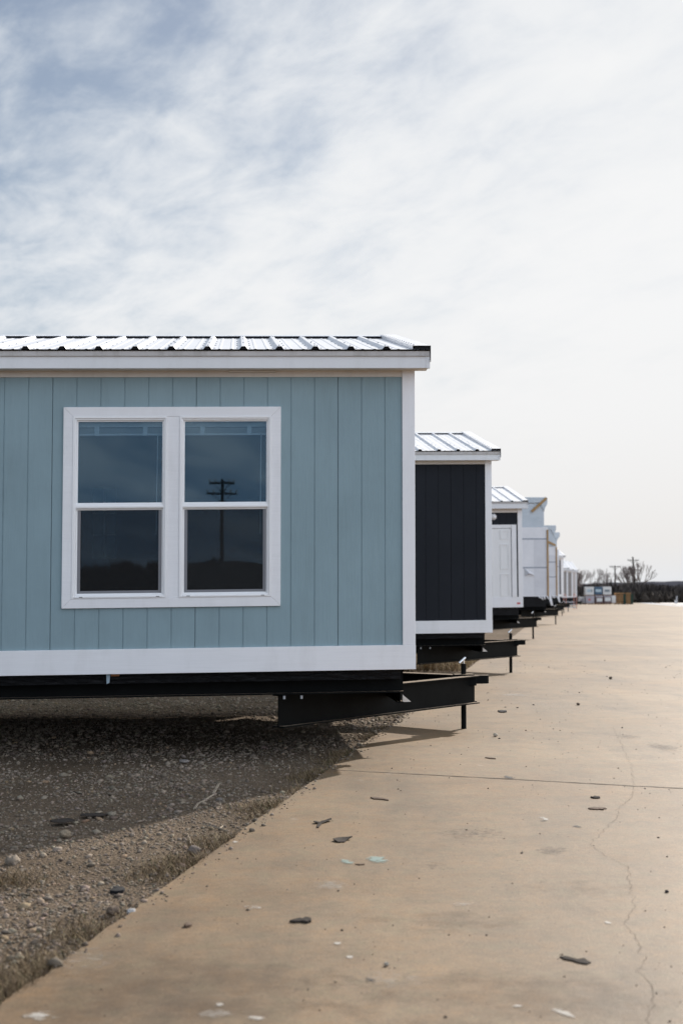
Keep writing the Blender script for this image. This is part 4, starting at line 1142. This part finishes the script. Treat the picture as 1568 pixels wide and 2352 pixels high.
# bare trees
def bare_tree(label, base, h, seed, spread=.5, lean=(0, 0), multi=1, depth=5, r0=.13, minr=.012, stretch=(1, 1, 1)):
    rnd = random.Random(seed); root = empty('bare_tree', base); tag(root, label, 'tree', 'bare winter trees past the lot')
    trunk = MB(); crown = MB()
    def grow(p, d, ln, r, lev):
        n = 3; q = p
        for i in range(n):
            d2 = (d + Vector((rnd.gauss(0, .11), rnd.gauss(0, .11), rnd.gauss(.03, .06)))).normalized()
            e = q + d2 * ln / n; ra = max(minr, r * (1 - .3 * i / n)); rb = max(minr * .8, r * (1 - .3 * (i + 1) / n))
            (trunk if lev < 2 else crown).tube(q, e, ra, 5 if lev > 1 else 8, rb, cap=False); q, d = e, d2
            if lev > 1 and lev < depth and rnd.random() < .6:
                sd = (d + Vector((rnd.gauss(0, .7), rnd.gauss(0, .7), rnd.gauss(.1, .4)))).normalized()
                crown.tube(q, q + sd * ln * .5, minr, 4, minr * .6, cap=False)
        if lev >= depth: return
        for k in range(rnd.choice((2, 2, 3)) if lev else 3):
            a = rnd.uniform(0, 6.28); s = rnd.uniform(.35, .95) * spread
            o = d.orthogonal().normalized(); o2 = d.cross(o)
            nd = (d + (o * math.cos(a) + o2 * math.sin(a)) * s + Vector((0, 0, .22))).normalized()
            grow(q, nd, ln * rnd.uniform(.62, .85), r * .66, lev + 1)
    for k in range(multi):
        d = Vector((lean[0] + rnd.gauss(0, .25) * (multi > 1), rnd.gauss(0, .15), 1)).normalized()
        grow(Vector((rnd.gauss(0, .3) * (multi > 1), 0, 0)), d, h * .27, r0 * rnd.uniform(.75, 1), 0)
    trunk.build('trunk', M['treebark'], root); crown.build('crown', M['treebark2'], root)
    return root
M['treebark'] = paint('tree_bark', (.06, .05, .043), .95, .25, None, spec=.1)
M['treebark2'] = paint('fine_twigs', (.24, .20, .185), .95, .25, None, spec=.1)
def tb(x, Y): return (at(x, 1370, Y).x, Y, -.1)
bare_tree('pale bare tree leaning right from behind the cream home', tb(1316, 205), 5.7, 11, .4, (.55, 0), 2, 5, .15)
bare_tree('slight bare tree rising behind the crates', tb(1364, 232), 6.3, 23, .45, (0, 0), 2, 5, .1)
bare_tree('thin bare sapling between the cream home and the crates', tb(1345, 228), 5.2, 5, .42, (.1, 0), 2, 5, .09)
bare_tree('large spreading bare tree behind the leaning utility pole', tb(1468, 262), 7.8, 31, .5, (-.42, 0), 6, 5, .19, minr=.016)
bare_tree('low bushy bare tree right of the large one', tb(1478, 250), 3.9, 44, .45, (.12, 0), 5, 4, .12)
bare_tree('low bare tree left of the shorter utility pole', tb(1398, 285), 6.0, 52, .45, (-.15, 0), 3, 5, .10)

# scrub wood that closes the lot: rounded bushes of fine sticks over a dark core
V = []; Fb = []; T = []
def scrub(xa, xb, Y, h, n, tone, dens):
    for _ in range(n):
        px = random.uniform(xa, xb); yy_ = Y + random.uniform(-6, 10)
        hh = h * (1 + .30 * mnoise.noise(Vector((px * .09, Y, 1))) + .22 * mnoise.noise(Vector((px * .4, Y, 7)))) * random.uniform(.35, 1.0)
        a = random.uniform(0, 6.28); w = random.uniform(.25, .75); o = len(V)
        tx, ty = random.gauss(0, .35), random.gauss(0, .2)
        zb_ = random.uniform(-.1, hh * .6)
        V.extend([(px - w * math.cos(a), yy_ - w * math.sin(a), zb_), (px + w * math.cos(a), yy_ + w * math.sin(a), zb_), (px + tx, yy_ + ty, hh + random.uniform(0, .25))])
        Fb.append((o, o + 1, o + 2)); k = random.uniform(.45, 1.5); T.extend([tuple(c * k for c in tone)] * 3)
Ys = YEND + 8
scrub(-20, 135, Ys + 4, 1.6, 15000, (.085, .071, .060), 1)
scrub(25, 62, Ys + 26, 2.9, 6000, (.095, .080, .072), 1)
scrub(20, 160, Ys + 60, 2.9, 14000, (.090, .084, .088), 1)
sb = npmesh('scrub_wood', V, Fb, M['twig'], np.array(T)); tag(sb, 'dark brown scrub closing off the far end of the lot', 'scrub', kind='stuff')
m = MB()
NX = 90
for k, (Yh, hb_, amp) in enumerate(((Ys + 12, 1.15, .4), (900, 7.5, 4.0))):
    mat = 0
    for i in range(NX):
        xs_ = [-60 + 260 * j / NX if k == 0 else -100 + 620 * j / NX for j in (i, i + 1)]
        hs = [hb_ + amp * mnoise.noise(Vector((x * (.05 if k == 0 else .012), k, 0))) + amp * .4 * mnoise.noise(Vector((x * (.3 if k == 0 else .06), k, 4))) for x in xs_]
        for (ya, za0, za1, yb, zb0, zb1) in ((Yh, -.2, -.2, Yh + (3 if k == 0 else 30), hs[0], hs[1]), (Yh + (3 if k == 0 else 30), hs[0], hs[1], Yh + (12 if k == 0 else 200), -.2, -.2)):
            m.quad((xs_[0], ya, za0), (xs_[1], ya, za1), (xs_[1], yb, zb1), (xs_[0], yb, zb0))
hl = m.build('hills', M['hill']); tag(hl, kind='structure')
# pipes standing at the lot's far edge
a = gp(1553, 1386.5); m = MB(); m.tube((0, 0, -.05), (0, 0, .95), .09, 12); m.tube((0, 0, .95), (0, 0, 1.0), .11, 12); o = m.build('bollard', M['galv']); o.location = (a.x, a.y, 0); tag(o, 'tall grey pipe bollard at the far right edge', 'bollard')
a = gp(1549.5, 1386.5); m = MB(); m.tube((0, 0, -.05), (0, 0, .40), .11, 12); m.tube((0, 0, .40), (0, 0, .46), .07, 12); o = m.build('bollard', M['cratewhite']); o.location = (a.x, a.y, 0); tag(o, 'short white stub beside the tall grey bollard', 'bollard')

# ------------------------------------------------------------------ what the window glass mirrors: across the lot, behind the viewer
nrm = Vector((math.sin(yaw1), -math.cos(yaw1), 0)); pw = Vector((c1.x, c1.y, 0))
def mirror(p): return p - 2 * (p - pw).dot(nrm) * nrm
tp = mirror(at(510, 1101, 95)); bs = Vector((tp.x, tp.y, 0))
pole('utility pole across the lot, mirrored in the right window pane', bs, tp, [(.25, 1.65, yaw1), (.95, 2.0, yaw1)], .14)
sc_ = mirror(at(520, 1362, 44)); root = empty('storage_shed', (sc_.x, sc_.y, 0), yaw1 * 2); tag(root, 'low dark round roofed shed across the lot, mirrored faintly in the window', 'shed')
m = MB(); m.box(-1.75, 1.75, -4, 0, 0, 1.57); m.build('wall', M['shedroof'], root)
m = MB(); pr = [(1.9 * math.cos(t), 1.55 + .85 * math.sin(t) ** .6) for t in np.linspace(0.0, math.pi, 18)]
m.prism(pr, 'y', -4.2, .25); m.build('roof', M['shedroof'], root)
V = []; Fb = []; T = []
hb0 = mirror(at(300, 1362, 105)); scrub(hb0.x - 45, hb0.x + 45, hb0.y, 3.2, 22000, (.035, .034, .028), 1)
sb2 = npmesh('scrub_wood', V, Fb, M['twig'], np.array(T)); tag(sb2, 'dark scrub across the lot, mirrored low in the window panes', 'scrub', kind='stuff')

# ------------------------------------------------------------------ light
sdir = Vector((.85, 1.5, 1.0)).normalized()
sl = bpy.data.lights.new("sun", 'SUN'); so = bpy.data.objects.new("sun", sl); COL.objects.link(so)
sl.energy = 5.5; sl.angle = rad(1.2); sl.color = (1.0, .93, .84)
so.rotation_euler = sdir.to_track_quat('Z', 'Y').to_euler()
W_ = bpy.data.worlds.new("World"); S.world = W_; W_.use_nodes = True
nt = W_.node_tree; nt.nodes.clear()
out = nt.nodes.new("ShaderNodeOutputWorld")
sky = nt.nodes.new("ShaderNodeTexSky"); sky.sky_type = 'NISHITA'; sky.sun_disc = False
sky.sun_elevation = math.asin(sdir.z); sky.sun_rotation = math.atan2(sdir.x, sdir.y)
sky.air_density = 1.0; sky.dust_density = 1.0; sky.ozone_density = 1.5
bg1 = nt.nodes.new("ShaderNodeBackground"); bg1.inputs[1].default_value = .075; nt.links.new(sky.outputs[0], bg1.inputs[0])
tc = nt.nodes.new("ShaderNodeTexCoord"); sx = nt.nodes.new("ShaderNodeSeparateXYZ"); nt.links.new(tc.outputs["Generated"], sx.inputs[0])
# flat cloud deck: direction projected on a plane overhead
zz = math_(nt, 'ADD', math_(nt, 'MAXIMUM', sx.outputs[2], 0.0), .16)
cb = nt.nodes.new("ShaderNodeCombineXYZ")
nt.links.new(math_(nt, 'DIVIDE', sx.outputs[0], zz), cb.inputs[0]); nt.links.new(math_(nt, 'DIVIDE', sx.outputs[1], zz), cb.inputs[1])
def wmap(scale, rot=0, loc=(0, 0, 0)):
    m0 = nt.nodes.new("ShaderNodeMapping"); m0.inputs["Rotation"].default_value = (0, 0, rot)
    mp = nt.nodes.new("ShaderNodeMapping"); mp.inputs["Scale"].default_value = scale; mp.inputs["Location"].default_value = loc
    nt.links.new(cb.outputs[0], m0.inputs["Vector"]); nt.links.new(m0.outputs[0], mp.inputs["Vector"]); return mp.outputs[0]
streak = noise(nt, wmap((2.4, .8, 1), rad(-28), (3.1, 1.2, 0)), 1.7, 9, .58, .35)
puff = noise(nt, wmap((1.6, 1.0, 1), rad(-28), (.4, 2.7, 0)), 4.6, 9, .62, .3)
bigc = noise(nt, wmap((1, .7, 1), 0, (7.7, .3, 0)), .8, 4, .5)
dens = math_(nt, 'ADD', math_(nt, 'MULTIPLY', streak, .60), math_(nt, 'ADD', math_(nt, 'MULTIPLY', puff, .60), math_(nt, 'MULTIPLY', bigc, .35)))
# thicker toward the sun side and the horizon, thinner up to the left
bias = math_(nt, 'ADD', math_(nt, 'MULTIPLY', sx.outputs[0], .8), math_(nt, 'MULTIPLY', math_(nt, 'MINIMUM', sx.outputs[2], .42), -1.0))
cover = math_(nt, 'ADD', dens, math_(nt, 'ADD', bias, .165))
cf = ramp(nt, cover, [(.36, g(.10)), (.50, g(.60)), (.62, g(.86)), (.74, g(1.0))])
cf.color_ramp.interpolation = 'B_SPLINE'
# cloud tone: whitest near the sun, bluish grey where thick shadows fold
ctone = ramp(nt, math_(nt, 'ADD', math_(nt, 'MULTIPLY', streak, .38), math_(nt, 'ADD', math_(nt, 'MULTIPLY', puff, .42), math_(nt, 'MULTIPLY', bias, .75))),
             [(.0, (.64, .70, .765)), (.13, (.80, .83, .865)), (.25, (.875, .887, .90)), (.40, (.925, .927, .93))])
ctone.color_ramp.interpolation = 'B_SPLINE'
hz = ramp(nt, math_(nt, 'MAXIMUM', sx.outputs[2], 0.0), [(0.0, (.80, .82, .85)), (.035, (.84, .82, .80)), (.13, (.885, .88, .875))])
hmix = ramp(nt, sx.outputs[2], [(0.02, g(1)), (.20, g(0))])
ccol = mixc(nt, hmix.outputs[0], ctone.outputs[0], hz.outputs[0])
back = ramp(nt, math_(nt, 'MULTIPLY', sx.outputs[1], -1.0), [(.0, g(0)), (.45, g(1))])
bcol = ramp(nt, math_(nt, 'ADD', math_(nt, 'MULTIPLY', streak, .6), math_(nt, 'MULTIPLY', bigc, .4)), [(.38, (.62, .90, 1.25)), (.56, (1.55, 1.64, 1.80))])
ccol = mixc(nt, back.outputs[0], ccol, bcol.outputs[0])
bg2 = nt.nodes.new("ShaderNodeBackground"); nt.links.new(ccol, bg2.inputs[0]); bg2.inputs[1].default_value = 1.0
mx = nt.nodes.new("ShaderNodeMixShader"); nt.links.new(cf.outputs[0], mx.inputs[0]); nt.links.new(bg1.outputs[0], mx.inputs[1]); nt.links.new(bg2.outputs[0], mx.inputs[2])
nt.links.new(mx.outputs[0], out.inputs[0])

S.view_settings.view_transform = 'Standard'; S.view_settings.look = 'None'; S.view_settings.exposure = 0; S.view_settings.gamma = 1
S.render.engine = 'CYCLES'
S.cycles.use_denoising = True
S.cycles.max_bounces = 8; S.cycles.transparent_max_bounces = 12
S.cycles.sample_clamp_indirect = 6
